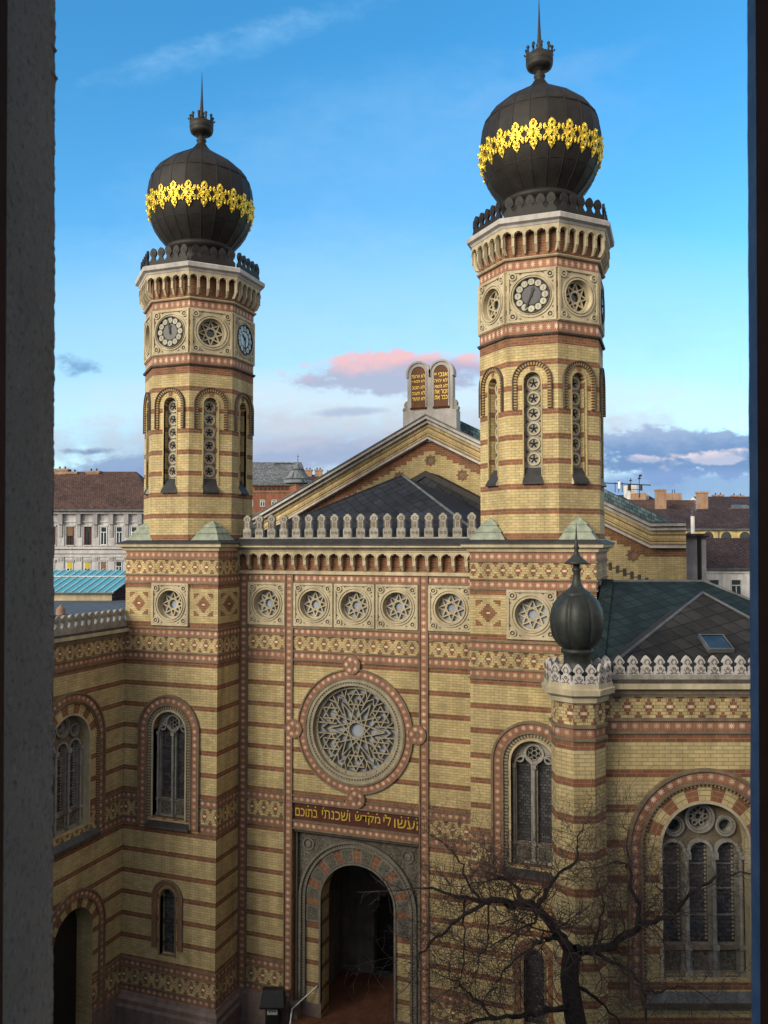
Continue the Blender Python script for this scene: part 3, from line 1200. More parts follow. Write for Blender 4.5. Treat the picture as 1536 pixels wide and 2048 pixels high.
    lathe(dm, (cx, cy), [(1.62, 33.5), (1.60, 33.7), (1.42, 33.8), (1.38, 34.55), (1.46, 34.62), (1.56, 34.72), (1.58, 34.82), (1.50, 34.92), (1.36, 34.95)], 'dome_copper', 40)
    prof = [(1.34, 34.78), (1.50, 35.0), (1.82, 35.36), (2.06, 35.72), (2.22, 36.1), (2.33, 36.45), (2.375, 36.85), (2.36, 37.35), (2.30, 37.75), (2.18, 38.13), (1.93, 38.46), (1.54, 38.80), (1.12, 39.08), (.74, 39.32), (.45, 39.52), (.29, 39.70), (.21, 39.84)]
    # gentle gores between the seams
    N = 22
    rows = []
    for r, z in prof:
        rows.append([V((cx + r * (1 - .010 * abs(math.cos(PI * N * j / 132))) * math.cos(2 * PI * j / 132), cy + r * (1 - .010 * abs(math.cos(PI * N * j / 132))) * math.sin(2 * PI * j / 132), z)) for j in range(132)])
    dm.grid(rows, 'dome_copper', True, True)
    for k in range(N):
        t = 2 * PI * (k + .5) / N
        tube(dm, [V((cx + (r + .0) * math.cos(t), cy + (r + .0) * math.sin(t), z)) for r, z in prof], .018, 'dome_copper', 5)
    for r, z in ((2.235, 38.0), (2.10, 35.8)):
        lathe(dm, (cx, cy), [(r - .03, z - .02), (r + .008, z), (r - .03, z + .02)], 'dome_copper', 60)
    dome = dm.build('onion_dome', tower)
    # gilded plates, bent to the dome
    def rad(z):
        for (r0, z0), (r1, z1) in zip(prof, prof[1:]):
            if z0 <= z <= z1:
                return r0 + (r1 - r0) * (z - z0) / (z1 - z0)
        return 1.0
    pol = gold_ornament_poly()
    gm = MB()
    zc2 = 36.62
    def onto(x, z, w):
        r = rad(zc2 + z) + w
        t = x * 1.13 / 2.36
        return V((r * math.sin(t), -r * math.cos(t), zc2 + z))
    holes = [[(x + .035 * math.cos(k * PI / 4), y + .05 * math.sin(k * PI / 4)) for k in range(8)] for x, y in ((.18, .11), (-.18, .11), (.18, -.11), (-.18, -.11), (0, .32), (0, -.32), (0, .13), (0, -.13))]
    pts, ed = [], []
    for hset in [pol] + holes:
        b = len(pts)
        pts += [V(p) for p in hset]
        ed += [(b + i, b + (i + 1) % len(hset)) for i in range(len(hset))]
    vs, es, fs, *_ = delaunay_2d_cdt(pts, ed, [], 0, 1e-5)
    for q in fs:
        q = [vs[i] for i in q]
        x, z = sum(p[0] for p in q) / 3, sum(p[1] for p in q) / 3
        if not inside(pol, x, z) or any(inside(h, x, z) for h in holes):
            continue
        ar = (q[1] - q[0]).cross(q[2] - q[0])
        gm.face([onto(p[0], p[1], .025) for p in (q if ar > 0 else q[::-1])], 'gold')
    pl = pol if sum(pol[i][0] * pol[(i + 1) % len(pol)][1] - pol[(i + 1) % len(pol)][0] * pol[i][1] for i in range(len(pol))) > 0 else pol[::-1]
    for i in range(len(pl)):
        p, q = pl[i], pl[(i + 1) % len(pl)]
        gm.face([onto(*p, -.02), onto(*q, -.02), onto(*q, .025), onto(*p, .025)], 'gold')
    # raised scrollwork
    for sx in (-1, 1):
        for sz in (-1, 1):
            cr = [(.02, .06), (.10, .14), (.10, .26), (.04, .33)]
            tube(gm, [onto(sx * x, sz * z, .025) for x, z in cr], .026, 'gold', 5)
            cr = [(.12, .04), (.22, .10), (.245, .20), (.22, .30)]
            tube(gm, [onto(sx * x, sz * z, .025) for x, z in cr], .024, 'gold', 5)
    for z in (0, .41, -.41):
        tube(gm, [onto(0, z - .06, .045), onto(0, z, .06), onto(0, z + .06, .045)], [.02, .06, .02], 'gold', 6)
    for k in range(N):
        M = Matrix.Translation((cx, cy, 0)) @ Matrix.Rotation(2 * PI * (k + .18) / N, 4, 'Z')
        if k == 0:
            go = gm.build('gold_ornament', tower)
            go.matrix_basis = M
        else:
            dup(go, M)
    # crown and spire
    fm = MB()
    lathe(fm, (cx, cy), [(.25, 39.6), (.20, 39.80), (.15, 39.90), (.22, 39.98), (.23, 40.05), (.15, 40.13), (.14, 40.24), (.36, 40.29), (.49, 40.38), (.53, 40.50), (.50, 40.52), (.54, 40.56), (.54, 40.84), (.49, 40.84), (.47, 40.66), (.16, 40.62), (.15, 41.05), (.19, 41.1), (.10, 41.22), (.14, 41.3), (.085, 41.4), (.045, 42.2), (.008, 43.25)], 'iron', 20)
    for k in range(10):
        t = 2 * PI * k / 10
        q = V((cx + .50 * math.cos(t), cy + .50 * math.sin(t), 0))
        tube(fm, [q + V((0, 0, 40.8)), q + V((0, 0, 41.08)), q + V((0, 0, 41.14)), q + V((0, 0, 41.2))], [.05, .04, .075, .04], 'iron', 6, True)
        q2 = V((cx + .56 * math.cos(t), cy + .56 * math.sin(t), 0))
        tube(fm, [q2 + V((0, 0, 40.95)), q2 + V((.05 * math.cos(t), .05 * math.sin(t), 41.02))], .03, 'iron', 5, True)
    fm.build('finial', tower)
    # roof over the base: cream lip, dark slate skirt, green copper broaches at the corners
    rm = MB()
    loft(rm, sq, [(0, 21.17), (.08, 21.2), (.10, 21.3), (.26, 21.36), (.28, 21.48), (.22, 21.50)], 'cream_stone')
    loft(rm, sq, [(.30, 21.47), (.30, 21.52), (-.25, 21.74)], 'dark_lead', 'dark_lead')
    rm.build('base_cornice', tower)
    bmh = MB()
    for sx, sy in ((0, 0),):
        def pyr(hw0, hw1, z0, z1):
            A = [V((sx + i * hw0, sy + j * hw0, z0)) for i, j in ((-1, -1), (1, -1), (1, 1), (-1, 1))]
            B = [V((sx + i * hw1, sy + j * hw1, z1)) for i, j in ((-1, -1), (1, -1), (1, 1), (-1, 1))]
            for i in range(4):
                j = (i + 1) % 4
                bmh.face([A[i], A[j], B[j], B[i]], 'green_copper')
            bmh.face(B, 'green_copper')
            C = [p - V((0, 0, .04)) for p in A]
            for i in range(4):
                j = (i + 1) % 4
                bmh.face([C[i], C[j], A[j], A[i]], 'green_copper')
        pyr(.66, .46, 0, .27)
        pyr(.50, .28, .30, .53)
        pyr(.32, .001, .56, .82)
    for i, (sx, sy) in enumerate(((-1, -1), (1, -1), (1, 1), (-1, 1))):
        M = Matrix.Translation((bx + sx * 1.63, cy + sy * 1.63, 21.66))
        if i == 0:
            bo = bmh.build('copper_broach', tower)
            bo.matrix_basis = M
        else:
            dup(bo, M)
    return tower


clock_tower(7.63, 1)
clock_tower(-7.65, -1)

# ------------------------------------------------------------------ central front
F = Fr((0, 0, 0), (0, -1, 0))
XW = 5.36
CB = [(19.86, 20.2, 'star'), (17.95, 19.86, 'plain_brick'), (17.64, 17.92, 'star'), (16.98, 17.60, 'diamond'), (16.60, 16.92, 'star'), (16.38, 16.56, 'red_brick'),
      (10.94, 16.38, 'brick', 15.54), (10.63, 10.89, 'star'), (9.90, 10.58, 'diamond'), (9.56, 9.83, 'star'), (3.93, 9.50, 'brick', 9.4),
      (3.60, 3.87, 'star'), (2.88, 3.55, 'diamond'), (2.54, 2.82, 'star')]
cw = MB()
RZ = 13.78
rose_hole = circ(0, RZ, 1.86, 48)
door_hole = [(-2.78, 0.0), (2.78, 0.0), (2.78, 9.52), (-2.78, 9.52)]
sq_holes = []
PX = [(-4.06, .88), (-1.86, .90), (0, .90), (1.86, .90), (4.08, .88)]
for c, h in PX:
    sq_holes.append([(c - h, 18.02), (c + h, 18.02), (c + h, 19.83), (c - h, 19.83)])
ins_hole = [(-2.78, 9.90), (2.78, 9.90), (2.78, 10.62), (-2.78, 10.62)]
panel(cw, F, -XW, XW, 0, 20.3, CB, [rose_hole, door_hole, ins_hole] + sq_holes)
reveal(cw, F, rose_hole, .40, 'rose_stone')
reveal(cw, F, door_hole, .36, 'red_brick')
reveal(cw, F, ins_hole, .06, 'moulding_stone')
box(cw, F, -XW, -2.86, 0, 2.5, 0.002, .2, 'plinth_stone')
box(cw, F, 2.86, XW, 0, 2.5, 0.002, .2, 'plinth_stone')
box(cw, F, -XW, -2.86, 2.5, 2.56, 0, .1, 'plinth_stone')
box(cw, F, 2.86, XW, 2.5, 2.56, 0, .1, 'plinth_stone')
wall = cw.build('front_wall', SYN)
# upright star bands with thin dark borders
sb = MB()
for x0, x1 in ((-5.35, -4.98), (-3.16, -2.82), (2.82, 3.16), (4.98, 5.35)):
    z0, z1 = 2.5, 20.2
    sb.face([F.p(x0, z0, .03), F.p(x1, z0, .03), F.p(x1, z1, .03), F.p(x0, z1, .03)], 'star', [(0, .28), (0, 0), (z1 - z0, 0), (z1 - z0, .28)])
    for x in (x0, x1):
        box(sb, F, x - .025, x + .025, z0, z1, 0, .075, 'moulding_stone')
segs = [(-4.95, -3.19), (-2.79, 2.79), (3.19, 4.95)]
for z in (19.87, 17.935, 17.62, 16.95, 16.58):
    for a, b in segs:
        mold(sb, F, a, b, z, [(-.44, .44)] if z == 16.58 and a < 0 < b else ())
for z in (10.915, 10.605, 9.865, 9.53, 3.9, 3.575, 2.85):
    for a, b in (segs[0], segs[2]):
        mold(sb, F, a, b, z)
for z in (10.915, 10.645, 9.87, 9.55):
    mold(sb, F, -2.79, 2.79, z, [(-.44, .44)] if z == 10.915 else ())
# star ring round the rose with its four knots
ring(sb, F, 0, RZ, 2.22, 2.50, 0, .05, 'star', 64)
ring(sb, F, 0, RZ, 2.50, 2.56, 0, .10, 'moulding_stone', 64)
ring(sb, F, 0, RZ, 2.15, 2.22, 0, .10, 'moulding_stone', 64)
for x, z, a0 in ((-.1, RZ + 2.72, .25), (.1, RZ - 2.72, 1.25), (-2.72, RZ - .08, .75), (2.72, RZ + .08, -.25)):
    ring(sb, F, x, z, .10, .36, .05, .112, 'star', 28)
    ring(sb, F, x, z, .36, .39, .05, .125, 'moulding_stone', 28)
    ring(sb, F, x, z, .06, .10, .05, .13, 'moulding_stone', 18)
    ring(sb, F, x, z, .001, .06, .05, .11, 'moulding_stone', 12)
sb.build('star_band', SYN)
# five star panels
for i, (c, h) in enumerate(PX):
    pb = MB()
    stone_panel(pb, F, c, 18.925, h, .905, .60, 'cream_stone', .05, .38)
    po = pb.build('rosette_panel', SYN)
    tr = MB()
    star_tracery(tr, F, c, 18.925, .53, -.26, -.19, 'cream_stone', .05)
    tr.build('tracery', po)
    gl = MB()
    gl.face([F.p(*p, -.31) for p in circ(c, 18.925, .60, 24)], 'bluish_glass')
    gl.build('pane', po)
# rose window
rw = MB()
for r0, r1, w0, w1, m in ((2.02, 2.15, 0, .07, 'rose_stone'), (1.94, 2.02, 0, .035, 'dentil_stone'), (1.86, 1.94, -.02, .06, 'rose_stone'), (1.71, 1.86, -.35, -.14, 'rose_stone')):
    ring(rw, F, 0, RZ, r0, r1, w0, w1, m, 64)
for k in range(24):
    t = 2 * PI * k / 24
    ring(rw, F, 1.785 * math.cos(t), RZ + 1.785 * math.sin(t), .001, .035, -.14, -.10, 'rose_stone', 6)
rose = rw.build('rose_window', SYN)
rt = MB()
R0 = 1.16
cnt = [0]


def rbar(p, q, wd=.05):
    cnt[0] += 1
    p, q = [(a * 1.08, b * 1.08) for a, b in (p, q)]
    bar(rt, F, (p[0], RZ + p[1]), (q[0], RZ + q[1]), wd, -.31, -.18 + .0006 * cnt[0], 'rose_stone')


pol = lambda r, a: (r * math.cos(a), r * math.sin(a))
tips = [pol(R0, PI / 12 * 0 + k * PI / 6) for k in range(12)]
for k in range(12):
    rbar(tips[k], tips[(k + 5) % 12])
for k in range(6):
    a = PI / 2 + k * PI / 3
    cx_, cz_ = pol(1.17, a)
    for off in (0, PI / 3):
        tri = [(cx_ + .40 * math.cos(a + off + j * 2 * PI / 3), cz_ + .40 * math.sin(a + off + j * 2 * PI / 3)) for j in range(3)]
        for j in range(3):
            rbar(tri[j], tri[(j + 1) % 3], .045)
    a2 = a + PI / 6
    q = [(1.0 * math.cos(a2) + x * math.cos(a2) - y * math.sin(a2), 1.0 * math.sin(a2) + x * math.sin(a2) + y * math.cos(a2)) for x, y in ((-.2, -.2), (.6, -.2), (.6, .2), (-.2, .2))]
    rbar(q[0], q[1], .045)
    rbar(q[2], q[3], .045)
    rbar(pol(1.18, a2 - .17), pol(1.42, a2), .04)
    rbar(pol(1.18, a2 + .17), pol(1.42, a2), .04)
    rbar(pol(1.56, a + .26), pol(1.22, a + .40), .04)
    rbar(pol(1.56, a - .26), pol(1.22, a - .40), .04)
rt.build('tracery', rose)
rg = MB()
rg.face([F.p(*p, -.36) for p in circ(0, RZ, 1.8, 48)], 'bluish_glass')
rg.build('pane', rose)
# inscription
ip = MB()
ip.face([F.p(-2.78, 9.90, -.05), F.p(2.78, 9.90, -.05), F.p(2.78, 10.62, -.05), F.p(-2.78, 10.62, -.05)], 'lettering_panel')
ipo = ip.build('inscription_panel', SYN)
lt = MB()
words_ = ['ועשו', 'לי', 'מקדש', 'ושכנתי', 'בתוכם']
spans = [(1.72, 2.72), (1.26, 1.58), (.02, 1.12), (-1.46, -.20), (-2.68, -1.66)]
hts = {0: (10.06, 10.40), 1: (10.10, 10.52), 2: (10.04, 10.40), 3: (10.08, 10.42), 4: (10.06, 10.38)}
for i, (w_, (a, b)) in enumerate(zip(words_, spans)):
    z0, z1 = hts[i]
    text(lt, F, w_[::-1], a, b, z0, z1, -.05, 'gold_letter', .025)
for x in (2.66, 2.32, 2.02, 1.34, .98, .60, .12, -.30, -1.40, -1.76, -2.1):
    prism(lt, F, circ(x, 10.50, .032, 8), -.05, -.028, 'gold_letter')
lt.build('lettering', ipo)
# corbel arcade, ledge and cornice between the towers
ca = MB()
box(ca, F, -XW, XW, 20.20, 20.34, 0, .10, 'cream_stone')
box(ca, F, -XW, XW, 20.34, 21.2, 0, .03, 'red_brick')
arcade_screen(ca, F, -XW, XW, 20, 20.60, 20.86, 21.16, .17, .32, 'cream_stone')
ca.build('corbel_arcade', SYN)
cc = MB()
box(cc, F, -XW, XW, 21.16, 21.24, -.2, .36, 'cream_stone')
box(cc, F, -XW, XW, 21.24, 21.34, -.2, .44, 'moulding_stone')
box(cc, F, -XW, XW, 21.34, 21.46, -.2, .58, 'cream_stone')
P = F.p
cc.face([P(-XW, 21.465, .62), P(XW, 21.465, .62), P(XW, 21.70, .2), P(-XW, 21.70, .2)], 'dark_lead')
cc.face([P(-XW, 21.42, .62), P(XW, 21.42, .62), P(XW, 21.465, .62), P(-XW, 21.465, .62)], 'dark_lead')
cc.face([P(-XW, 21.70, .2), P(XW, 21.70, .2), P(XW, 21.70, -1.2), P(-XW, 21.70, -1.2)], 'dark_lead')
cc.build('main_cornice', SYN)
par = MB()
box(par, F, -XW, XW, 21.70, 21.76, -.08, .12, 'grey_stone')
paro = par.build('parapet', SYN)
crest_row(paro, crest_mesh('tall', .98, .16, 'grey_stone', 'moulding_stone'), 'crest_stone', [(-5.0 + .588 * k, -.02, 21.75, 0) for k in range(18)])

# portal
pm = MB()
FP = Fr((0, .34, 0), (0, -1, 0))
zsp = 6.62
dh = arch(0, 1.62, 0.0, zsp, 28)
panel(pm, FP, -2.78, 2.78, 0, 9.52, [(0, 2.3, 'plinth_stone'), (5.62, 9.52, 'carved_stone'), (2.3, 5.62, 'brick', 9.4)], [dh])
reveal(pm, FP, dh, .8, 'brick')
n = 26
for k in range(15):
    a0, a1 = PI * k / 15, PI * (k + 1) / 15
    if k % 2 == 0:
        b0, b1 = a0 - .035, a1 + .035
        ring(pm, FP, 0, zsp, 1.72, 2.30, 0, .05, 'portal_stone', 5, max(0, b0), min(PI, b1))
        ring(pm, FP, 0, zsp, 1.79, 2.23, .05, .062, 'carved_stone', 5, max(0.02, b0 + .045), min(PI - .02, b1 - .045))
    else:
        ring(pm, FP, 0, zsp, 1.72, 2.30, 0, .03, 'red_brick', 4, a0 + .037, a1 - .037)
for sx in (-1, 1):
    x0, x1 = sorted((sx * 1.70, sx * 2.30))
    box(pm, FP, x0, x1, 6.36, 6.60, 0, .03, 'red_brick')
    box(pm, FP, x0, x1, 5.66, 6.34, 0, .05, 'portal_stone')
    box(pm, FP, x0 + .08, x1 - .08, 5.74, 6.26, .05, .062, 'carved_stone')
    box(pm, FP, x0, x1, 5.40, 5.64, 0, .03, 'red_brick')
    x0, x1 = sorted((sx * 2.50, sx * 2.78))
    box(pm, FP, x0, x1, 0, 2.25, .001, .45, 'plinth_stone')
    box(pm, FP, x0 - .04, x1 + .04, 2.25, 2.36, .001, .50, 'portal_stone')
    tube(pm, [FP.p(sx * 2.70, 2.36, .12), FP.p(sx * 2.70, 9.3, .12)], .05, 'dentil_stone', 8)
    ring(pm, FP, sx * 2.20, 8.85, .20, .27, .0, .05, 'portal_stone', 18)
    ring(pm, FP, sx * 2.20, 8.85, .001, .13, .0, .04, 'portal_stone', 12)
arch_ring(pm, FP, 0, zsp, 2.36, 1.62, 1.70, -.1, .09, 'portal_stone', 32)
arch_ring(pm, FP, 0, zsp, 2.36, 2.32, 2.40, 0, .11, 'portal_stone', 32)
arch_ring(pm, FP, 0, zsp, 2.36, 2.40, 2.50, 0, .06, 'dentil_stone', 32)
arch_ring(pm, FP, 0, zsp, 2.36, 2.50, 2.60, 0, .15, 'portal_stone', 32)
box(pm, FP, -2.78, 2.78, 9.40, 9.515, .001, .30, 'dark_moulding')
box(pm, FP, -2.74, 2.74, 9.32, 9.40, .001, .12, 'dentil_stone')
port = pm.build('portal', SYN)
# vestibule behind the arch
vb = MB()
y0, y1, zf, zt = 1.14, 4.3, 1.75, 8.9
xl, xr = -2.3, 2.3
vb.face([(xl, y0 - .8, zf), (xr, y0 - .8, zf), (xr, y1, zf), (xl, y1, zf)], 'red_floor')
vb.face([(xl, y1, zf), (xl, y0, zf), (xl, y0, zt), (xl, y1, zt)][::-1], 'vestibule_wall')
vb.face([(xr, y0, zf), (xr, y1, zf), (xr, y1, zt), (xr, y0, zt)][::-1], 'vestibule_wall')
vb.face([(xl, y0, zt), (xr, y0, zt), (xr, y1, zt), (xl, y1, zt)][::-1], 'vestibule_wall')
FV2 = Fr((0, y1, 0), (0, -1, 0))
cus = [(-.75, zf), (.95, zf), (.95, 4.7)]
for k in range(0, 8):
    a = PI * k / 7
    c = (.1 + .80 * math.cos(a), 4.7 + .80 * math.sin(a))
    if k:
        cus.append((.1 + .70 * math.cos(a - PI / 14), 4.7 + .70 * math.sin(a - PI / 14)))
    cus.append((.1 + .92 * math.cos(a), 4.7 + .92 * math.sin(a)))
cus.append((-.75, 4.7))
panel(vb, FV2, xl, xr, zf, zt, [], [cus], 'vestibule_wall')
reveal(vb, FV2, cus, .5, 'vestibule_wall')
vb.build('vestibule', SYN)
dd = MB()
dd.face([FV2.p(*p, -.45) for p in ((-1.2, zf), (1.3, zf), (1.3, 5.9), (-1.2, 5.9))], 'black_paint')
dd.build('inner_door', SYN)
# steps up to the porch
stp = MB()
for k in range(8):
    box(stp, F, -2.75 - .0 * k, 2.75, .22 * k - (.001 if k else 0), .22 * (k + 1) - (0 if k < 7 else .0), -.30, 2.7 - .33 * k, 'red_floor')
stp.build('porch_steps', SYN)
hr = MB()
tube(hr, [V((-2.2, -1.9, .6)), V((-2.62, -.35, 2.3))], .03, 'white_paint', 6, True)
tube(hr, [V((-2.62, -.30, 2.28)), V((-1.78, .30, 3.05))], .026, 'white_paint', 6, True)
hr.build('handrail', SYN)

# ------------------------------------------------------------------ roofs and nave behind the front
vr = MB()
A = V((.1, 6.0, 24.80))
E = [V((-5.36, .55, 21.72)), V((5.36, .55, 21.72)), V((5.36, 10.8, 22.2)), V((-5.36, 10.8, 22.2))]
for i in range(4):
    vr.face([E[i], E[(i + 1) % 4], A], 'slate')
tube(vr, [A, E[1]], .07, 'lead', 6)
tube(vr, [A, E[0]], .06, 'slate', 6)
vr.build('vestibule_roof', SYN)
v2 = MB()
r0, r1 = V((.55, 8.4, 25.18)), V((.55, 10.88, 25.18))
v2.face([r0, V((6.6, 8.4, 22.0)), V((6.6, 10.88, 22.0)), r1], 'slate')
v2.face([V((-5.5, 8.4, 22.0)), r0, r1, V((-5.5, 10.88, 22.0))], 'slate')
v2.face([V((-5.5, 8.4, 22.0)), V((6.6, 8.4, 22.0)), r0], 'slate')
FN0 = Fr((0, 8.4, 0), (0, -1, 0))
strip(v2, FN0, [(.55, 24.92), (6.6, 21.74)], [(.55, 25.22), (6.6, 22.04)], .0, .08, 'dome_copper')
strip(v2, FN0, [(-5.5, 21.74), (.55, 24.92)], [(-5.5, 22.04), (.55, 25.22)], .0, .08, 'dome_copper')
v2.build('link_roof', SYN)

NV = MB(21.77)
FN = Fr((0, 10.9, 0), (0, -1, 0))
line = [(13.0, 22.5), (11.35, 22.5), (0, 28.35), (-11.35, 22.5), (-13.0, 22.5)]
NV.face([FN.p(-13, 0), FN.p(13, 0)] + [FN.p(x, z - .2) for x, z in line], 'plain_brick')
dn = lambda d: [(x, z - d) for x, z in line]
strip(NV, FN, dn(.0), dn(-.07), -.3, .72, 'lead')
strip(NV, FN, dn(.16), dn(.0), 0, .66, 'pale_stone')
strip(NV, FN, dn(.22), dn(.16), 0, .52, 'moulding_stone')
strip(NV, FN, dn(.36), dn(.22), 0, .46, 'pale_stone')
strip(NV, FN, dn(1.02), dn(.36), 0, .24, 'plain_brick')
for o in (.56, .86):
    strip(NV, FN, dn(o + .05), dn(o), .24, .262, 'red_brick')
strip(NV, FN, dn(1.10), dn(1.02), 0, .32, 'moulding_stone')
strip(NV, FN, dn(1.22), dn(1.10), 0, .40, 'pale_stone')
# stepped red course under the raking cornice
for sx in (-1, 1):
    for k in range(40):
        xa, xb = k * .325, (k + 1) * .325
        if xb > 13:
            break
        zf = lambda x: (28.35 - (28.35 - 22.5) / 11.35 * x if x < 11.35 else 22.5) - 1.22
        za = math.floor((zf(xb) - .42) / .1007) * .1007
        q = [(sx * xa, zf(xa)), (sx * xa, za), (sx * xb, za), (sx * xb, zf(xb))]
        NV.face([FN.p(x, z, .006) for x, z in (q if sx > 0 else q[::-1])], 'red_brick')
nave = NV.build('nave_gable', SYN)
st = MB()
f0 = Fr((0, 0, 0), (0, -1, 0))
so = [((.33 if k % 2 == 0 else .235) * math.cos(PI / 8 * k + PI / 2), (.33 if k % 2 == 0 else .235) * math.sin(PI / 8 * k + PI / 2)) for k in range(16)]
strip(st, f0, [(x * .62, z * .62) for x, z in so], so, 0, .05, 'red_brick', closed=True)
st.face([f0.p(x * .62, z * .62, .012) for x, z in so], 'moulding_stone')
for i, (x, z) in enumerate(((.05, 26.0), (1.82, 25.15), (-1.72, 25.15), (10.5, 20.93), (-10.5, 20.93), (8.6, 21.7), (-8.6, 21.7))):
    if i == 0:
        so_ = st.build('star_ornament', nave)
        so_.matrix_basis = Matrix.Translation((x, 10.9, z))
    else:
        dup(so_, Matrix.Translation((x, 10.9, z)))
dt = MB()
for k in range(9):
    x = 8.3 + .345 * k
    z = 20.98 - .145 * k
    dt.face([FN.p(x, z - .38, .01), FN.p(x + .17, z - .38, .01), FN.p(x + .17, z, .01), FN.p(x, z, .01)], 'dark_moulding')
    dt.face([FN.p(x + .17, z - .24, .01), FN.p(x + .345, z - .24, .01), FN.p(x + .345, z - .30, .01), FN.p(x + .17, z - .30, .01)][::-1], 'dark_moulding')
dt.build('stepped_dentils', nave)
nr = MB()
zr = lambda x: 29.0 - .5154 * abs(x)
for sx in (-1, 1):
    q = [(0, 12.6, zr(0)), (sx * 13.0, 12.6, zr(13.0)), (sx * 13.0, 48, zr(13.0)), (0, 48, zr(0))]
    nr.face(q if sx > 0 else q[::-1], 'blue_slate')
    # slated upstand where the roof rises over the gable
    q = [(0, 12.6, zr(0) - 2), (sx * 13.0, 12.6, zr(13.0) - 2), (sx * 13.0, 12.58, zr(13.0)), (0, 12.58, zr(0))]
    nr.face(q if sx > 0 else q[::-1], 'blue_slate', [(0, 0), (14.6, 0), (14.6, 2), (0, 2)])
    q = [(sx * 12.9, 11.2, 0), (sx * 12.9, 48, 0), (sx * 12.9, 48, zr(12.9)), (sx * 12.9, 11.2, zr(12.9))]
    nr.face(q if sx > 0 else q[::-1], 'grey_plaster')
    box(nr, Fr((0, 12.6, 0), (0, -1, 0)), min(sx * 12.95, sx * 14.1), max(sx * 12.95, sx * 13.95), 0, 21.8, -30, 0, 'grey_relief', 'lead')
nr.face([(13.2, 48, zr(13.2)), (13.2, 48, 0), (-13.2, 48, 0), (-13.2, 48, zr(13.2)), (0, 48, zr(0))], 'grey_plaster')
nr.build('nave_roof', SYN)
gp = MB()
for x, r in ((13.62, .10),):
    tube(gp, [V((x, 12.45, 0)), V((x, 12.45, 21.6)), V((x, 12.3, 21.95))], r, 'black_paint', 8)
box(gp, Fr((0, 12.6, 0), (0, -1, 0)), 12.98, 14.1, 21.8, 22.0, 0, .3, 'dark_tiles', 'lead')
gp.build('downpipe', SYN)

# the twin stone tablets on the gable
tb = MB()
FT = Fr((.05, 10.75, 0), (0, -1, 0))
box(tb, FT, -1.5, 1.5, 27.0, 28.68, -.85, 0, 'pale_stone')
half = arch(.64, .64, 28.68, 30.74, 18)
for sx in (-1, 1):
    pl = [(sx * (x), z) for x, z in half]
    prism(tb, FT, pl if sx > 0 else pl[::-1], -.62, -.10, 'pale_stone')
    arch_ring(tb, FT, sx * .64, 30.74, 28.9, .40, .47, -.10, -.04, 'pale_stone', 16)
    arch_ring(tb, FT, sx * .64, 30.74, 30.55, .60, .70, -.66, -.02, 'pale_stone', 16)
    rr = [(sx * 1.28, 28.68), (sx * 1.55, 28.68), (sx * 1.58, 28.85), (sx * 1.48, 28.95), (sx * 1.50, 29.1), (sx * 1.42, 29.25), (sx * 1.28, 29.3)]
    prism(tb, FT, rr if sx > 0 else rr[::-1], -.5, -.15, 'grey_stone')
    box(tb, FT, sx * .64 - .46, sx * .64 + .46, 28.80, 28.90, -.10, -.02, 'brown_wood')
tabs = tb.build('stone_tablets', SYN)
for sx, lines in ((1, ['אנכי יי', 'לא יהיה', 'לא תשא', 'זכור את', 'כבד את']), (-1, ['לא תרצח', 'לא תנאף', 'לא תגנב', 'לא תענה', 'לא תחמד'])):
    ip = MB()
    ip.face([FT.p(*p, -.075) for p in arch(sx * .64, .40, 28.90, 30.74, 16)], 'tablet_panel')
    for i, l in enumerate(lines):
        z = 30.62 - .31 * i
        text(ip, FT, l[::-1], sx * .64 - .36, sx * .64 + .36, z - .10, z + .11, -.075, 'gold_letter', .015)
    ip.build('commandment_panel', tabs)

# ------------------------------------------------------------------ wings
WGB = [(17.55, 17.62, 'red_brick'), (16.93, 17.52, 'diamond'), (16.60, 16.86, 'star'), (16.35, 16.54, 'red_brick'), (2.4, 16.35, 'brick', 15.50), (0, 2.4, 'plinth_stone')]
WING_HOLE = (1.15, 10.15, 13.60)


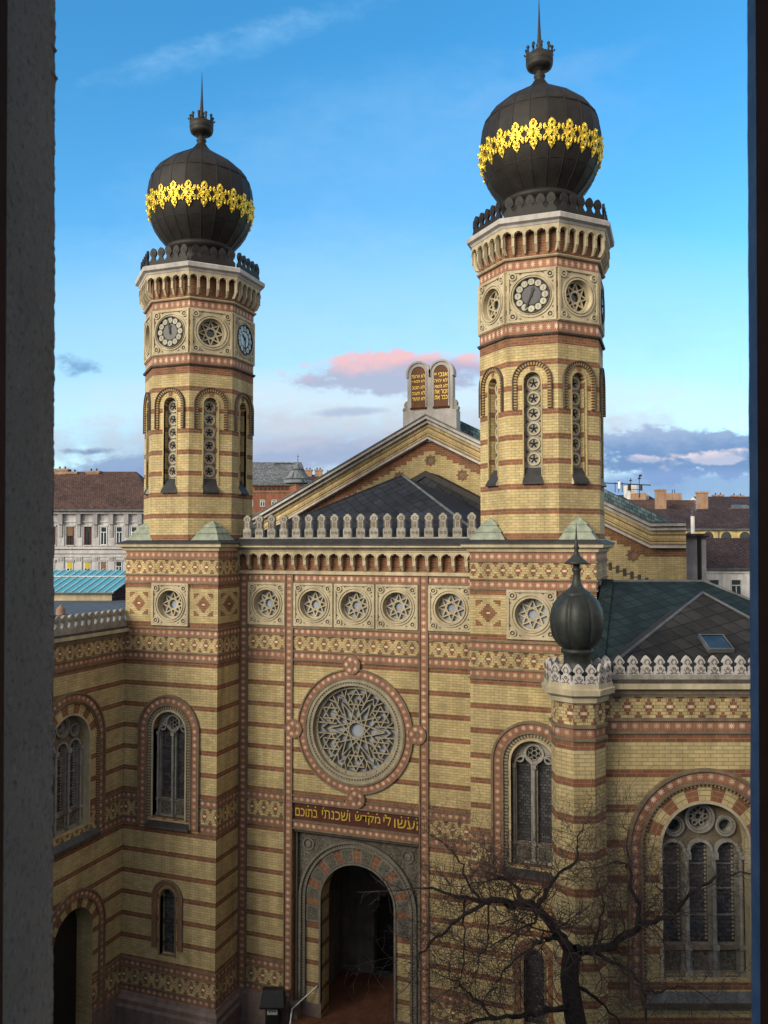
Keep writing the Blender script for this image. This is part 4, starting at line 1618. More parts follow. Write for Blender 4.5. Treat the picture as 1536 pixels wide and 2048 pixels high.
def wing_window(parent, fr, c):
    r, zb, zs = WING_HOLE
    d = -.42
    mb = MB()
    st = 'grey_stone'
    xs = (c - .72, c, c + .72)
    lw, zl = .27, 13.34
    holes = [arch(x, lw, zb + .75, zl, 12) for x in xs]
    holes += [circ(c, 14.24, .29, 22), circ(c - .68, 14.03, .17, 16), circ(c + .68, 14.03, .17, 16)]
    out = arch(c, r, zb, zs, 24)
    pts, ed = [], []
    for h in [out] + holes:
        k = len(pts)
        pts += [V(p) for p in h]
        ed += [(k + i, k + (i + 1) % len(h)) for i in range(len(h))]
    vs, es, fs, *_ = delaunay_2d_cdt(pts, ed, [], 0, 1e-5)
    for f in fs:
        q = [vs[i] for i in f]
        x, z = sum(p[0] for p in q) / 3, sum(p[1] for p in q) / 3
        if not inside(out, x, z) or any(inside(h, x, z) for h in holes):
            continue
        ar = (q[1] - q[0]).cross(q[2] - q[0])
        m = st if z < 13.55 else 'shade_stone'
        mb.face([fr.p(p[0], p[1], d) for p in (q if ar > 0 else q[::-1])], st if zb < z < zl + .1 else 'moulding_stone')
    for h in holes:
        reveal(mb, fr, h, .2, st, d)
    for x in xs:
        arch_ring(mb, fr, x, zl, zl, lw * 1.0, lw * 1.3, d, d + .09, st, 14)
    for x, z, a, b in ((c, 14.24, .29, .40), (c - .68, 14.03, .17, .27), (c + .68, 14.03, .17, .27)):
        ring(mb, fr, x, z, a, a + .04, d - .02, d + .06, st, 24)
        ring(mb, fr, x, z, a + .055, b, d, d + .10, st, 24)
    for k in range(6):
        a = k * PI / 3
        ring(mb, fr, c + .19 * math.cos(a), 14.24 + .19 * math.sin(a), .055, .08, d - .12, d - .03, st, 8)
    for j, off in enumerate((0, PI / 3)):
        T3 = [(c + .17 * math.cos(PI / 2 + off + i * 2 * PI / 3), 14.24 + .17 * math.sin(PI / 2 + off + i * 2 * PI / 3)) for i in range(3)]
        for i in range(3):
            bar(mb, fr, T3[i], T3[(i + 1) % 3], .02, d - .1, d - .04 + .002 * (i + 3 * j), st)
    for x in (c - 1.07, c - .36, c + .36, c + 1.07):
        tube(mb, [fr.p(x, zb + .14, d + .08), fr.p(x, zl - .14, d + .08)], .06, st, 8)
        box(mb, fr, x - .09, x + .09, zl - .16, zl + .02, d + .001, d + .18, st)
        box(mb, fr, x - .10, x + .10, zb, zb + .14, d + .001, d + .18, st)
        box(mb, fr, x - .085, x + .085, zb + .68, zb + .80, d + .001, d + .17, st)
    for x in xs:
        box(mb, fr, x - .26, x + .26, zb + .68, zb + .76, d + .001, d + .12, 'moulding_stone')
        box(mb, fr, x - .2, x + .2, zb + .12, zb + .62, d + .001, d + .03, 'carved_stone')
    o = mb.build('arched_window', parent)
    g = MB()
    for x in xs:
        g.face([fr.p(*p, d - .19) for p in arch(x, lw, zb + .75, zl, 10)], 'leaded_glass')
        for z in (11.6, 12.3, 12.95):
            box(g, fr, x - lw, x + lw, z, z + .035, d - .185, d - .15, 'grey_stone')
        for k in range(26):
            z = zb + .85 + k * .105
            for sx in (1,):
                ring(g, fr, x + sx * (lw - .05), z, .008, .035, d - .185, d - .175, 'cream_stone', 6)
    for x, z, a in ((c, 14.24, .29), (c - .68, 14.03, .17), (c + .68, 14.03, .17)):
        g.face([fr.p(*p, d - .19) for p in circ(x, z, a, 16)], 'leaded_glass')
    g.build('pane', o)
    return o


def wing_arch_trim(mb, fr, c):
    r, zb, zs = WING_HOLE
    reveal(mb, fr, arch(c, r, zb, zs, 24), .44, 'plain_brick')
    # voussoirs of yellow brick with red ones between
    for k in range(13):
        a0, a1 = PI * k / 13, PI * (k + 1) / 13
        ring(mb, fr, c, zs, 1.20, 1.58, 0, .03, 'red_brick' if k % 2 else 'plain_brick', 4, a0, a1)
    arch_ring(mb, fr, c, zs, zb, 1.13, 1.20, -.25, .05, 'cream_stone', 30)
    arch_ring(mb, fr, c, zs, zb, 1.58, 1.65, 0, .07, 'dentil_brick', 30)
    arch_ring(mb, fr, c, zs, zb - .4, 1.65, 1.71, 0, .12, 'moulding_stone', 30)
    arch_ring(mb, fr, c, zs, zb - .4, 1.71, 1.97, 0, .06, 'star', 40)
    arch_ring(mb, fr, c, zs, zb - .4, 1.97, 2.04, 0, .12, 'moulding_stone', 40)
    P = fr.p
    mb.face([P(c - 1.7, 9.74, .22), P(c + 1.7, 9.74, .22), P(c + 1.25, 10.17, -.3), P(c - 1.25, 10.17, -.3)], 'lead')
    box(mb, fr, c - 1.7, c + 1.7, 9.60, 9.74, 0, .22, 'dark_moulding')


def wing_cornice(mb, fr, s0, s1):
    box(mb, fr, s0, s1, 17.56, 17.72, .0, .10, 'moulding_stone')
    box(mb, fr, s0, s1, 17.72, 17.86, .0, .24, 'cream_stone')
    box(mb, fr, s0, s1, 17.86, 17.95, -.1, .20, 'dark_moulding')


# right wing, turned to the street
RW_D = 21.8
RWO = SD(0, RW_D)
RW = Fr(RWO, -FV)
S0, S1 = 5.3, 12.6
wr_t = thing('synagogue_wing', SD(9, 23), 'striped brick wing with slate hip roof, pointed stone crest and small onion dome', 'side wing')
wm = MB(15.50)
wc = 8.36
panel(wm, RW, S0, S1, 0, 17.62, WGB, [arch(wc, *WING_HOLE, 24)])
wing_arch_trim(wm, RW, wc)
for z in (17.53, 16.895, 16.57):
    mold(wm, RW, S0, S1, z, w=.06, h=.035)
wing_cornice(wm, RW, S0, S1)
# flank running back to the tower's corner, and the far flank
fa, fb = V((9.80, -1.9, 0)), SD(5.25, RW_D + .1)
FL = Fr(fa, V((-(fa - fb).y, (fa - fb).x, 0)))
panel(wm, FL, 0, (fa - fb).length, 0, 17.62, WGB)
FR_ = Fr(SD(S1, RW_D), RV)
panel(wm, FR_, 0, 12, 0, 17.62, WGB)
rww = wm.build('wing_wall', wr_t)
wing_window(wr_t, RW, wc)
pp = MB()
box(pp, RW, S0 + .3, S1, 17.95, 18.07, -.06, .08, 'grey_stone')
ppo = pp.build('parapet', wr_t)
cm = crest_mesh('pointed', .50, .12, 'pale_stone', 'moulding_stone')
sp = []
for k in range(18):
    p = RW.p(5.82 + .353 * k, 18.06, .0)
    sp.append((p.x, p.y, p.z, YAW))
crest_row(ppo, cm, 'crest_stone', sp)
# roofs of the wing
rf = MB()
e0, e1, pk = SD(5.7, 22.15, 17.98), SD(12.6, 22.15, 17.98), SD(10.25, 26.6, 19.92)
bk0, bk1 = SD(8.3, 29.6, 17.98), SD(12.6, 31, 17.98)
rf.face([e0, e1, pk], 'brown_slate')
rf.face([bk0, e0, pk], 'brown_slate')
rf.face([e1, bk1, pk], 'brown_slate')
rf.face([bk1, bk0, pk], 'brown_slate')
tube(rf, [pk, e0], .05, 'lead', 6)
tube(rf, [pk, e1], .05, 'lead', 6)
rf.build('hip_roof', wr_t)
sk = MB()
n_ = (e1 - e0).cross(pk - e0).normalized()
up_ = (pk - (e0 + e1) / 2)
up_ = (up_ - RV * up_.dot(RV)).normalized()
c_ = e0 + RV * 3.72 + up_ * 1.55 + n_ * .02
def skq(a, b, h):
    return c_ + RV * a + up_ * b + n_ * h
B4 = [(-.36, -.42), (.36, -.42), (.36, .42), (-.36, .42)]
for i in range(4):
    j = (i + 1) % 4
    sk.face([skq(*B4[i], 0), skq(*B4[j], 0), skq(*B4[j], .12), skq(*B4[i], .12)], 'lead')
I4 = [(a * .86, b * .86) for a, b in B4]
for i in range(4):
    j = (i + 1) % 4
    sk.face([skq(*B4[i], .12), skq(*B4[j], .12), skq(*I4[j], .12), skq(*I4[i], .12)], 'lead')
sk.face([skq(*q, .10) for q in I4], 'window_glass')
sk.build('roof_light', wr_t)
tr_ = MB()
g0, g1 = SD(7.95, 30.2, 20.12), SD(11.7, 30.2, 20.12)
h0, h1 = SD(6.1, 24.6, 17.9), SD(15.6, 24.6, 17.9)
k0, k1 = SD(7.95, 33, 17.9), SD(15.6, 34, 17.9)
tr_.face([h0, h1, g1, g0], 'teal_slate')
tr_.face([h1, k1, g1], 'slate')
tr_.face([k1, k0, g0, g1], 'slate')
tr_.face([h0, g0, k0], 'slate')
tube(tr_, [g0, g1], .06, 'lead', 6)
tube(tr_, [g1, h1], .06, 'lead', 6)
# ribbed lead verge beside the tower
dv = (g0 - h0)
for k in range(34):
    a, b = h0 + dv * (k / 34), h0 + dv * ((k + .7) / 34)
    q = V((0, 0, .05))
    tr_.face([a + q, a + q + RV * .42, b + q * 2 + RV * .42, b + q * 2], 'teal_slate')
tr_.build('teal_roof', wr_t)
bw = MB()
for a, b in ((SD(6.1, 24.6), SD(7.95, 33)), (SD(15.6, 24.6), SD(15.6, 34)), (SD(12.6, 24.6), SD(15.6, 24.6))):
    bw.face([a, b, b + V((0, 0, 17.9)), a + V((0, 0, 17.9))], 'plain_brick')
bw.build('rear_wall', wr_t)
# corner turret
tc = SD(5.02, 21.55)
tu = MB(15.50)
oct_ = ngon((tc.x, tc.y), .64, 8, YAW - PI / 2)
for k in range(8):
    ph = YAW - PI / 2 + k * PI / 4
    n = V((math.cos(ph), math.sin(ph), 0))
    f = Fr(V((tc.x, tc.y, 0)) + n * .64, n)
    hw = .64 * math.tan(PI / 8)
    panel(tu, f, -hw, hw, 0, 17.62, WGB, soff=hw + k * .53 + .278 - hw)
for z, o in ((17.53, .06), (16.895, .06), (16.57, .06)):
    loft(tu, oct_, [(0, z - .035), (o, z - .035), (o, z + .035), (0, z + .035)], 'moulding_stone')
loft(tu, oct_, [(0, 17.46), (.08, 17.5), (.10, 17.62), (.22, 17.70), (.24, 17.84), (.18, 17.86), (.18, 17.97), (-.1, 17.98)], 'cream_stone', 'lead')
tuo = tu.build('corner_turret', wr_t)
tsp = []
for k in range(8):
    ph = YAW - PI / 2 + k * PI / 4
    n = V((math.cos(ph), math.sin(ph), 0))
    u = V((-n.y, n.x, 0))
    for i in range(2):
        p = tc + n * .76 + u * (i - .5) * .315 + V((0, 0, 17.96))
        tsp.append((p.x, p.y, p.z, ph + PI / 2))
crest_row(tuo, crest_mesh('pointed', .52, .07, 'pale_stone', 'moulding_stone'), 'crest_stone', tsp)
td = MB()
lathe(td, (tc.x, tc.y), [(.50, 17.9), (.48, 18.2), (.36, 18.3), (.35, 18.62), (.42, 18.68), (.42, 18.76), (.36, 18.80)], 'turret_copper', 28)
tp = [(.38, 18.78), (.52, 18.89), (.63, 19.06), (.69, 19.30), (.70, 19.54), (.665, 19.78), (.58, 19.98), (.45, 20.14), (.32, 20.22)]
rows = []
for r, z in tp:
    rows.append([V((tc.x + r * (.87 + .13 * abs(math.sin(7 * PI * j / 98)) ** .55) * math.cos(2 * PI * j / 98), tc.y + r * (.87 + .13 * abs(math.sin(7 * PI * j / 98)) ** .55) * math.sin(2 * PI * j / 98), z)) for j in range(98)])
td.grid(rows, 'turret_copper', True, True)
td.build('onion_dome', tuo)
tf = MB()
lathe(tf, (tc.x, tc.y), [(.38, 20.14), (.38, 20.21), (.33, 20.24), (.20, 20.33), (.13, 20.44), (.10, 20.62), (.085, 20.74), (.12, 20.79), (.12, 20.85), (.08, 20.88), (.09, 20.95), (.30, 20.96), (.31, 21.0), (.22, 21.07), (.10, 21.18), (.05, 21.32), (.085, 21.38), (.05, 21.46), (.05, 21.55), (.03, 21.62), (.004, 22.05)], 'turret_copper', 20)
tf.build('finial', tuo)

# left wing, square to the portal
lw_t = thing('museum_wing', (-12, -6, 0), 'shaded striped brick wing with flat roof, rounded stone crest and tall arched window', 'side wing')
LWX = -9.95
LW = Fr((LWX, 0, 0), (1, 0, 0))
lm = MB(15.50)
lc = -5.22
door = arch(-4.86, 1.15, 0, 5.95, 24)
LB = [b for b in WGB[:4]] + [(10.94, 16.35, 'brick', 15.54), (10.63, 10.89, 'star'), (9.90, 10.58, 'diamond'), (9.56, 9.83, 'star'), (3.93, 9.50, 'brick', 9.4), (3.60, 3.87, 'star'), (2.88, 3.55, 'diamond'), (2.54, 2.82, 'star'), (0, 2.5, 'plinth_stone')]
panel(lm, LW, -7.4, -1.6, 0, 17.62, LB, [arch(lc, *WING_HOLE, 24), door])
wing_arch_trim(lm, LW, lc)
reveal(lm, LW, door, 1.0, 'plain_brick')
for z in (17.53, 16.895, 16.57):
    mold(lm, LW, -7.4, -1.87, z, w=.06, h=.035)
for z in (10.915, 10.605, 9.865, 9.53):
    mold(lm, LW, -7.4, -1.87, z, [(lc - 2.03, lc + 2.03)], w=.05)
for z in (3.9, 3.575, 2.85):
    mold(lm, LW, -7.4, -1.87, z, [(-6.72, -3.0)])
for k in range(13):
    ring(lm, LW, -4.86, 5.95, 1.15, 1.5, 0, .03, 'red_brick' if k % 2 else 'plain_brick', 4, PI * k / 13, PI * (k + 1) / 13)
arch_ring(lm, LW, -4.86, 5.95, 2.4, 1.5, 1.55, 0, .08, 'moulding_stone', 28)
arch_ring(lm, LW, -4.86, 5.95, 2.4, 1.55, 1.80, 0, .05, 'star', 32)
arch_ring(lm, LW, -4.86, 5.95, 2.4, 1.80, 1.86, 0, .09, 'moulding_stone', 32)
wing_cornice(lm, LW, -7.4, -1.87)
# front of the wing towards the street and its rear
LF = Fr((LWX, -7.4, 0), (0, -1, 0))
panel(lm, LF, -14, 0, 0, 17.62, LB)
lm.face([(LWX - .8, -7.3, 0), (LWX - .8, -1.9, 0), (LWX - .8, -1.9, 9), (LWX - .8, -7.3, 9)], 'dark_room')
lm.build('wing_wall', lw_t)
dl = MB()
dl.face([LW.p(*p, -.78) for p in door], 'black_paint')
dl.build('doorway', lw_t)
wing_window(lw_t, LW, lc)
pp = MB()
box(pp, LW, -7.4, -1.87, 17.95, 18.12, -.1, .1, 'grey_stone')
ppo = pp.build('parapet', lw_t)
crest_row(ppo, crest_mesh('round', .60, .13, 'grey_stone', 'grey_stone'), 'crest_stone', [(LWX, -7.2 + .392 * k, 18.1, PI / 2) for k in range(14)])
fr_ = MB()
fr_.face([(-44, -7.3, 17.9), (LWX - .12, -7.3, 17.9), (LWX - .12, 30, 17.9), (-44, 30, 17.9)], 'lead')
fr_.build('flat_roof', lw_t)
# lean-to skylight on the flat roof
sg = MB()
q0, q1 = -32.0, -17.0
zA, zB, dA, dB = 18.42, 19.72, 52.0, 55.0
P4 = [SD(q0, dA, zA), SD(q1, dA, zA), SD(q1 + .1 * 0 + 1.35 * 0, dB, zB), SD(q0, dB, zB)]
sg.face([SD(q0, dA, zA), SD(q1, dA, zA), SD(q1 + 1.0, dB, zB), SD(q0, dB, zB)], 'skylight_glass')
KS = Fr(SD(0, dA), -FV)
box(sg, KS, q0, q1 - .15, 17.9, zA - .05, -2.9, -.2, 'cream_stone')
sg.face([SD(q1 - .1, dA, 17.9), SD(q1 + .9, dB, 17.9), SD(q1 + .9, dB, zB), SD(q1 - .1, dA, zA)], 'dark_tiles')
box(sg, KS, q0, q1, zA - .06, zA + .0, -.1, .06, 'moulding_stone')
sgo = sg.build('skylight', lw_t)
nrm = (SD(q1, dA, zA) - SD(q0, dA, zA)).cross(SD(q0, dB, zB) - SD(q0, dA, zA)).normalized()
for k in range(26):
    s = q1 - .05 - k * .52
    b = MB()
    tube(b, [SD(s, dA - .05, zA) + nrm * .03, SD(s + 1.0, dB + .1, zB + .05) + nrm * .05], .03, 'white_paint', 5, True)
    b.build('glazing_bar', sgo)
b = MB()
tube(b, [SD(q0, dA + 2.05, zA + 2.05 / 3 * 1.3) + nrm * .05, SD(q1, dA + 2.05, zA + 2.05 / 3 * 1.3) + nrm * .05], .035, 'white_paint', 5, True)
b.build('glazing_bar', sgo)
vm = MB()
lathe(vm, (0, 0), [(.26, 0), (.27, .05), (.23, .10), (.22, .26), (.17, .36), (.06, .44), (.03, .5), (.0, .52)], 'chimney_brick', 14)
vo = None
for px, py in ((124, 1227), (136, 1218), (185, 1219)):
    d = 3.55 * 1650 / (py - 1087)
    p = SD((px - 768) / 1650 * d, d, 17.9)
    if vo is None:
        vo = vm.build('roof_vent', lw_t)
        vo.matrix_basis = Matrix.Translation(p)
    else:
        dup(vo, Matrix.Translation(p))

# ------------------------------------------------------------------ houses behind
def px(x, d):
    return (x - 768) / 1650 * d


def pz(y, d):
    return 21.5 + (1087 - y) / 1650 * d


def house(name, label, cat, s0, s1, d, zw, dep, zr, wallm, roofm, hip=(0, 0), eave=.4, group=None):
    """a block with a pitched roof, its ridge along the street"""
    t = thing(name, SD((s0 + s1) / 2, d + dep / 2), label, cat, group)
    fr = Fr(SD(0, d), -FV)
    b = MB()
    box(b, fr, s0, s1, 0, zw, -dep, 0, wallm)
    b.build('wall', t)
    r = MB()
    a = [SD(s0 - eave, d - eave, zw), SD(s1 + eave, d - eave, zw), SD(s1 + eave, d + dep + eave, zw), SD(s0 - eave, d + dep + eave, zw)]
    g0, g1 = SD(s0 - eave + hip[0], d + dep / 2, zr), SD(s1 + eave - hip[1], d + dep / 2, zr)
    r.face([a[0], a[1], g1, g0], roofm)
    r.face([a[2], a[3], g0, g1], roofm)
    r.face([a[1], a[2], g1], roofm if hip[1] else wallm)
    r.face([a[3], a[0], g0], roofm if hip[0] else wallm)
    box(r, fr, s0 - eave, s1 + eave, zw - .22, zw - .01, 0, eave + .05, 'lead')
    ro = r.build('roof', t)
    return t, fr, ro


def pane_window(t, fr, s, z, w, h, frame='white_paint', glass='window_glass', blind=None, depth=.12):
    b = MB()
    P = fr.p
    for x0, x1, z0, z1 in ((s - w / 2, s - w / 2 + .07, z, z + h), (s + w / 2 - .07, s + w / 2, z, z + h), (s - w / 2 + .07, s + w / 2 - .07, z, z + .07), (s - w / 2 + .07, s + w / 2 - .07, z + h - .07, z + h), (s - .035, s + .035, z + .07, z + h * .68), (s - w / 2 + .07, s + w / 2 - .07, z + h * .68, z + h * .68 + .07)):
        box(b, fr, x0, x1, z0, z1, .012, .07, frame)
    o = b.build('window', t)
    g = MB()
    g.face([P(s - w / 2, z, .01), P(s + w / 2, z, .01), P(s + w / 2, z + h, .01), P(s - w / 2, z + h, .01)], glass)
    g.build('pane', o)
    if blind:
        g = MB()
        bh = h * blind[1]
        g.face([P(s - w / 2 + .06, z + h - bh, .08), P(s + w / 2 - .06, z + h - bh, .08), P(s + w / 2 - .06, z + h, .08), P(s - w / 2 + .06, z + h, .08)], blind[0])
        g.build('blind', o)
    return o


def chimney(t, s, d, z0, z1, w, dep, m='chimney_brick', name='chimney', pots=2):
    fr = Fr(SD(0, d), -FV)
    b = MB()
    box(b, fr, s - w / 2, s + w / 2, z0, z1 - .25, -dep, 0, m)
    box(b, fr, s - w / 2 - .1, s + w / 2 + .1, z1 - .25, z1, -dep - .1, .1, m, 'lead')
    for k in range(pots):
        x = s + (k - (pots - 1) / 2) * w / (pots + .3)
        tube(b, [fr.p(x, z1, -dep / 2), fr.p(x, z1 + .3, -dep / 2)], .1, 'iron', 7, True)
    return b.build(name, t)


# grey apartment block, left
D = 92
t, fr, ro = house('apartment_block', 'pale grey stuccoed apartment block with brown tiled roof beyond the flat roof at left', 'apartment building', px(-260, D), px(300, D), D, pz(1019, D), 14, pz(943, D + 7), 'grey_plaster', 'brown_tiles', (0, 4.6), .9)
s_list = [px(x, D) for x in (-60, -18, 24, 66, 104, 141, 176, 208, 239, 269, 292)]
z1, h1 = pz(1090, D), 2.05
cols = [None, None, ('blind_brown', .5), ('blind_yellow', .0), None, None, None, None]
for i, s in enumerate(s_list):
    pane_window(t, fr, s, z1, .72, h1, 'white_paint' if i > 6 else 'brown_wood', blind=('blind_brown', .5) if i == 5 else None)
    pane_window(t, fr, s, pz(1158, D), .72, 2.0, 'white_paint', blind=('blind_yellow', .42) if i < 7 else (('blind_brown', .9) if i == 7 else None))
    pane_window(t, fr, s, pz(1228, D), .72, 2.2)
b = MB()
xl, xr = px(-260, D), px(300, D)
for y0, y1, w in ((1024, 1028, .5), (1095, 1098, .35), (1100, 1107, .18), (1042, 1045, .12), (1112, 1114, .10), (1164, 1168, .25)):
    box(b, fr, xl, xr, pz(y1, D), pz(y0, D), 0, w, 'grey_plaster')
for i in range(len(s_list) - 1):
    m = (s_list[i] + s_list[i + 1]) / 2
    w = .38
    box(b, fr, m - w, m + w, pz(1092, D), pz(1046, D), 0, .09, 'grey_plaster')
    box(b, fr, m - .18, m + .18, pz(1074, D), pz(1041, D), .09, .2, 'grey_relief')
    box(b, fr, m - .26, m + .26, pz(1049, D), pz(1028, D), .0, .42, 'grey_relief')
    box(b, fr, m - w, m + w, pz(1160, D), pz(1114, D), 0, .10, 'grey_plaster')
    box(b, fr, m - .24, m + .24, pz(1122, D), pz(1114, D), .10, .16, 'grey_relief')
for s in s_list:
    for zb_, zt_ in ((z1 - .12, z1), (z1 + h1, z1 + h1 + .18)):
        box(b, fr, s - .5, s + .5, zb_, zt_, 0, .14, 'grey_plaster')
    for sx in (-.56, .44):
        box(b, fr, s + sx, s + sx + .12, z1, z1 + h1, 0, .06, 'grey_relief')
    box(b, fr, s - .5, s + .5, pz(1124, D), pz(1119, D), 0, .14, 'grey_relief')
b.build('stucco_trim', t)
for x, yb, yt, w in ((124, 960, 938, 1.5), (144, 962, 944, 1.3), (187, 958, 942, 1.5), (68, 960, 940, 1.5)):
    chimney(t, px(x, D + 7), D + 6.4, pz(yb, D + 7) - 1.5, pz(yt, D + 7), w, 1.0)
hm = MB()
for x in (154, 204, 251, 95):
    d = D + 1.3
    p = SD(px(x, d), d, pz(1000, d))
    hm.face([p, p + RV * .5, p + RV * .45 + V((0, 0, .22)) + FV * .1, p + RV * .1 + V((0, 0, .26)) + FV * .1], 'white_sign')
    hm.face([p + V((0, 0, 0)), p + RV * .1 + V((0, 0, .26)) + FV * .1, p + FV * .5 + V((0, 0, .2))], 'lead')
hm.build('roof_hatch', t)

# red brick building with a conical turret
D = 118
t, fr, ro = house('brick_building', 'red brick building with grey slate roof and pointed corner turret seen between the towers', 'building', px(420, D), px(606, D), D, pz(968, D), 9, pz(924, D + 4.5), 'brown_brick', 'grey_slate', (0, 1.0), .3)
tcx = SD(px(593, D), D + 1.5)
b = MB()
lathe(b, (tcx.x, tcx.y), [(1.9, 0), (1.9, pz(962, D))], 'brown_brick', 10, False)
b.build('turret', t)
b = MB()
lathe(b, (tcx.x, tcx.y), [(2.55, pz(966, D)), (2.45, pz(963, D)), (1.6, pz(952, D)), (.9, pz(938, D)), (.06, pz(922, D)), (.05, pz(912, D)), (.13, pz(910, D)), (.04, pz(908, D)), (.0, pz(903, D))], 'grey_slate', 10, False)
b.build('turret_roof', t)
for k in range(9):
    pane_window(t, fr, px(512 + 8.7 * k, D), pz(980, D), .46, .72, 'brown_wood')
b = MB()
box(b, fr, px(420, D), px(606, D), pz(985, D), pz(982, D), 0, .12, 'moulding_stone')
box(b, fr, px(420, D), px(606, D), pz(1030, D), pz(1024, D), 0, .15, 'moulding_stone')
b.build('string_course', t)
for x in (525, 548, 501, 478):
    pane_window(t, fr, px(x, D), pz(1013, D), .72, .95, 'white_paint', 'window_glass')
b = MB()
box(b, fr, px(541, D), px(578, D), pz(924, D), pz(920.5, D), -5, -4, 'iron')
b.build('ridge_walk', t)
D = 128
t, fr, ro = house('tiled_house', 'dark red roofed house with two brick chimneys behind the conical turret', 'house', px(604, D), px(760, D), D, pz(990, D), 10, pz(949, D + 5), 'brown_brick', 'dark_tiles', (0, 0), .3)
for x in (616.5, 637):
    chimney(t, px(x, D + 5), D + 4.5, pz(960, D + 5), pz(939, D + 5), 1.15, .9)
b = MB()
for x in (655, 658.5, 662, 665):
    p = SD(px(x, D + 5), D + 5)
    tube(b, [p + V((0, 0, pz(952, D + 5))), p + V((0, 0, pz(940, D + 5)))], .09, 'lead', 6, True)
b.build('vent_pipe', t)

# right: white house, yellow arcaded house, far roofs
D = 66
t, fr, ro = house('white_house', 'white plastered house with dark tiled roof and tall sash windows beyond the teal roof', 'house', px(1385, D), px(1640, D), D, pz(1135, D), 6.0, pz(1076, D + 3.0), 'white_plaster', 'dark_tiles', (0, 0), .25)
for x in (1426, 1470, 1514, 1558):
    pane_window(t, fr, px(x, D), pz(1199, D), .86, 1.64, 'white_paint')
b = MB()
box(b, fr, px(1385, D), px(1640, D), pz(1146, D), pz(1142, D), 0, .12, 'white_plaster')
for x in (1404, 1448, 1492, 1536):
    box(b, fr, px(x, D) - .22, px(x, D) + .22, pz(1215, D), pz(1146, D), 0, .06, 'white_plaster')
b.build('plaster_trim', t)
sk = MB()
for x, y in ((1433, 1118), (1456, 1115)):
    d = D + 1.0
    p = SD(px(x, d), d, pz(y, d))
    sk.face([p, p + RV * .4, p + RV * .4 + V((0, 0, .22)) + FV * .2, p + V((0, 0, .22)) + FV * .2], 'bluish_glass')
sk.build('roof_light', t)
D = 96
t, fr, ro = house('arcaded_house', 'yellow house with arched windows under a long brown roof beyond the nave gable', 'house', px(1180, D), px(1900, D), D, pz(1057, D), 9, pz(1018, D + 4.5), 'yellow_plaster', 'dark_tiles', (0, 0), .3)
for x in (1416, 1452, 1489, 1527, 1380):
    s = px(x, D)
    b = MB()
    arch_ring(b, fr, s, pz(1074, D), pz(1100, D), .62, .86, 0, .09, 'yellow_plaster', 14)
    o = b.build('arched_window', t)
    g = MB()
    g.face([fr.p(*p, .02) for p in arch(s, .62, pz(1100, D), pz(1074, D), 12)], 'window_glass')
    g.build('pane', o)
b = MB()
tube(b, [fr.p(px(1436, D), pz(1100, D), .1), fr.p(px(1436, D), pz(1057, D), .1)], .08, 'moulding_stone', 6)
b.build('downpipe', t)
sk = MB()
for x, y in ((1411, 1040), (1478, 1040), (1497, 1034)):
    d = D + 2.2
    p = SD(px(x, d), d, pz(y, d))
    sk.face([p, p + RV * .36, p + RV * .3 + V((0, 0, .26)) + FV * .3, p + RV * .1 + V((0, 0, .26)) + FV * .3], 'lead')
sk.build('roof_hatch', t)
fl = thing('flue', SD(px(1385.5, 60), 60, 0), 'short white flue pipe giving off smoke beside the nave gable', 'flue pipe')
b = MB()
p = SD(px(1385.5, 60), 60)
tube(b, [p, p + V((0, 0, pz(1030, 60)))], .14, 'white_plaster', 10, True)
b.build('pipe', fl)
b = MB()
tube(b, [p + V((0, 0, pz(1032, 60))), p + V((0, 0, pz(1029.5, 60)))], .18, 'lead', 10, True)
b.build('rim', fl)

D = 122
t, fr, ro = house('long_roofed_house', 'long low house with rusty brown roof between two stout chimneys', 'house', px(1215, D), px(1425, D), D, pz(1034, D), 9, pz(1000, D + 4.5), 'chimney_brick', 'brown_tiles', (0, 0), .3)
for x, yb, yt, w in ((1324.5, 1030, 978, 1.3), (1408, 1030, 983, 1.35)):
    chimney(t, px(x, D - 1), D - 1, pz(yb, D) - 1, pz(yt, D - 1), w, 1.2, pots=0)
b = MB()
f2 = Fr(SD(0, D + 6), -FV)
box(b, f2, px(1333, D + 6), px(1365, D + 6), pz(1010, D), pz(986, D + 6), -2, 0, 'chimney_brick', 'white_plaster')
for x in (1350, 1354.5):
    p = SD(px(x, D + 6), D + 7)
    tube(b, [p + V((0, 0, pz(988, D))), p + V((0, 0, pz(978, D + 6)))], .06, 'iron', 5, True)
b.build('lift_house', t)
D = 130
t, fr, ro = house('gabled_house', 'house with a white gable end and brown tiled roofs on the far right skyline', 'house', px(1418, D), px(1900, D), D, pz(1022, D), 12, pz(993, D + 6), 'white_plaster', 'dark_tiles', (0, 0), .2)
for x, yt in ((1434, 989), (1444, 989), (1471, 990), (1484, 990.5), (1520, 990), (1560, 988)):
    chimney(t, px(x, D + 6), D + 6, pz(1000, D + 6) - 1, pz(yt, D + 6), .75, .8, pots=1)
b = MB()
f2 = Fr(SD(px(1480, D), D - 1), -FV)
box(b, f2, -1.5, 2.2, 10, pz(1016, D), -2, 0, 'brown_brick')
b.face([f2.p(-1.9, pz(1018, D), .2), f2.p(2.4, pz(1018, D), .2), f2.p(1.4, pz(1009, D), -2), f2.p(-.9, pz(1009, D), -2)], 'blue_slate')
b.build('dormer', t)
D = 150
t, fr, ro = house('flat_house', 'distant brown house under the mast with white plant room on its roof', 'house', px(1150, D), px(1312, D), D, pz(1000, D), 10, pz(990, D + 5), 'chimney_brick', 'dark_tiles', (0, 0), .2)
b = MB()
box(b, fr, px(1258, D), px(1276, D), pz(1000, D), pz(970, D), -3, -.5, 'white_plaster')
box(b, fr, px(1286, D), px(1299, D), pz(1000, D), pz(985, D), -2, -.2, 'grey_plaster')
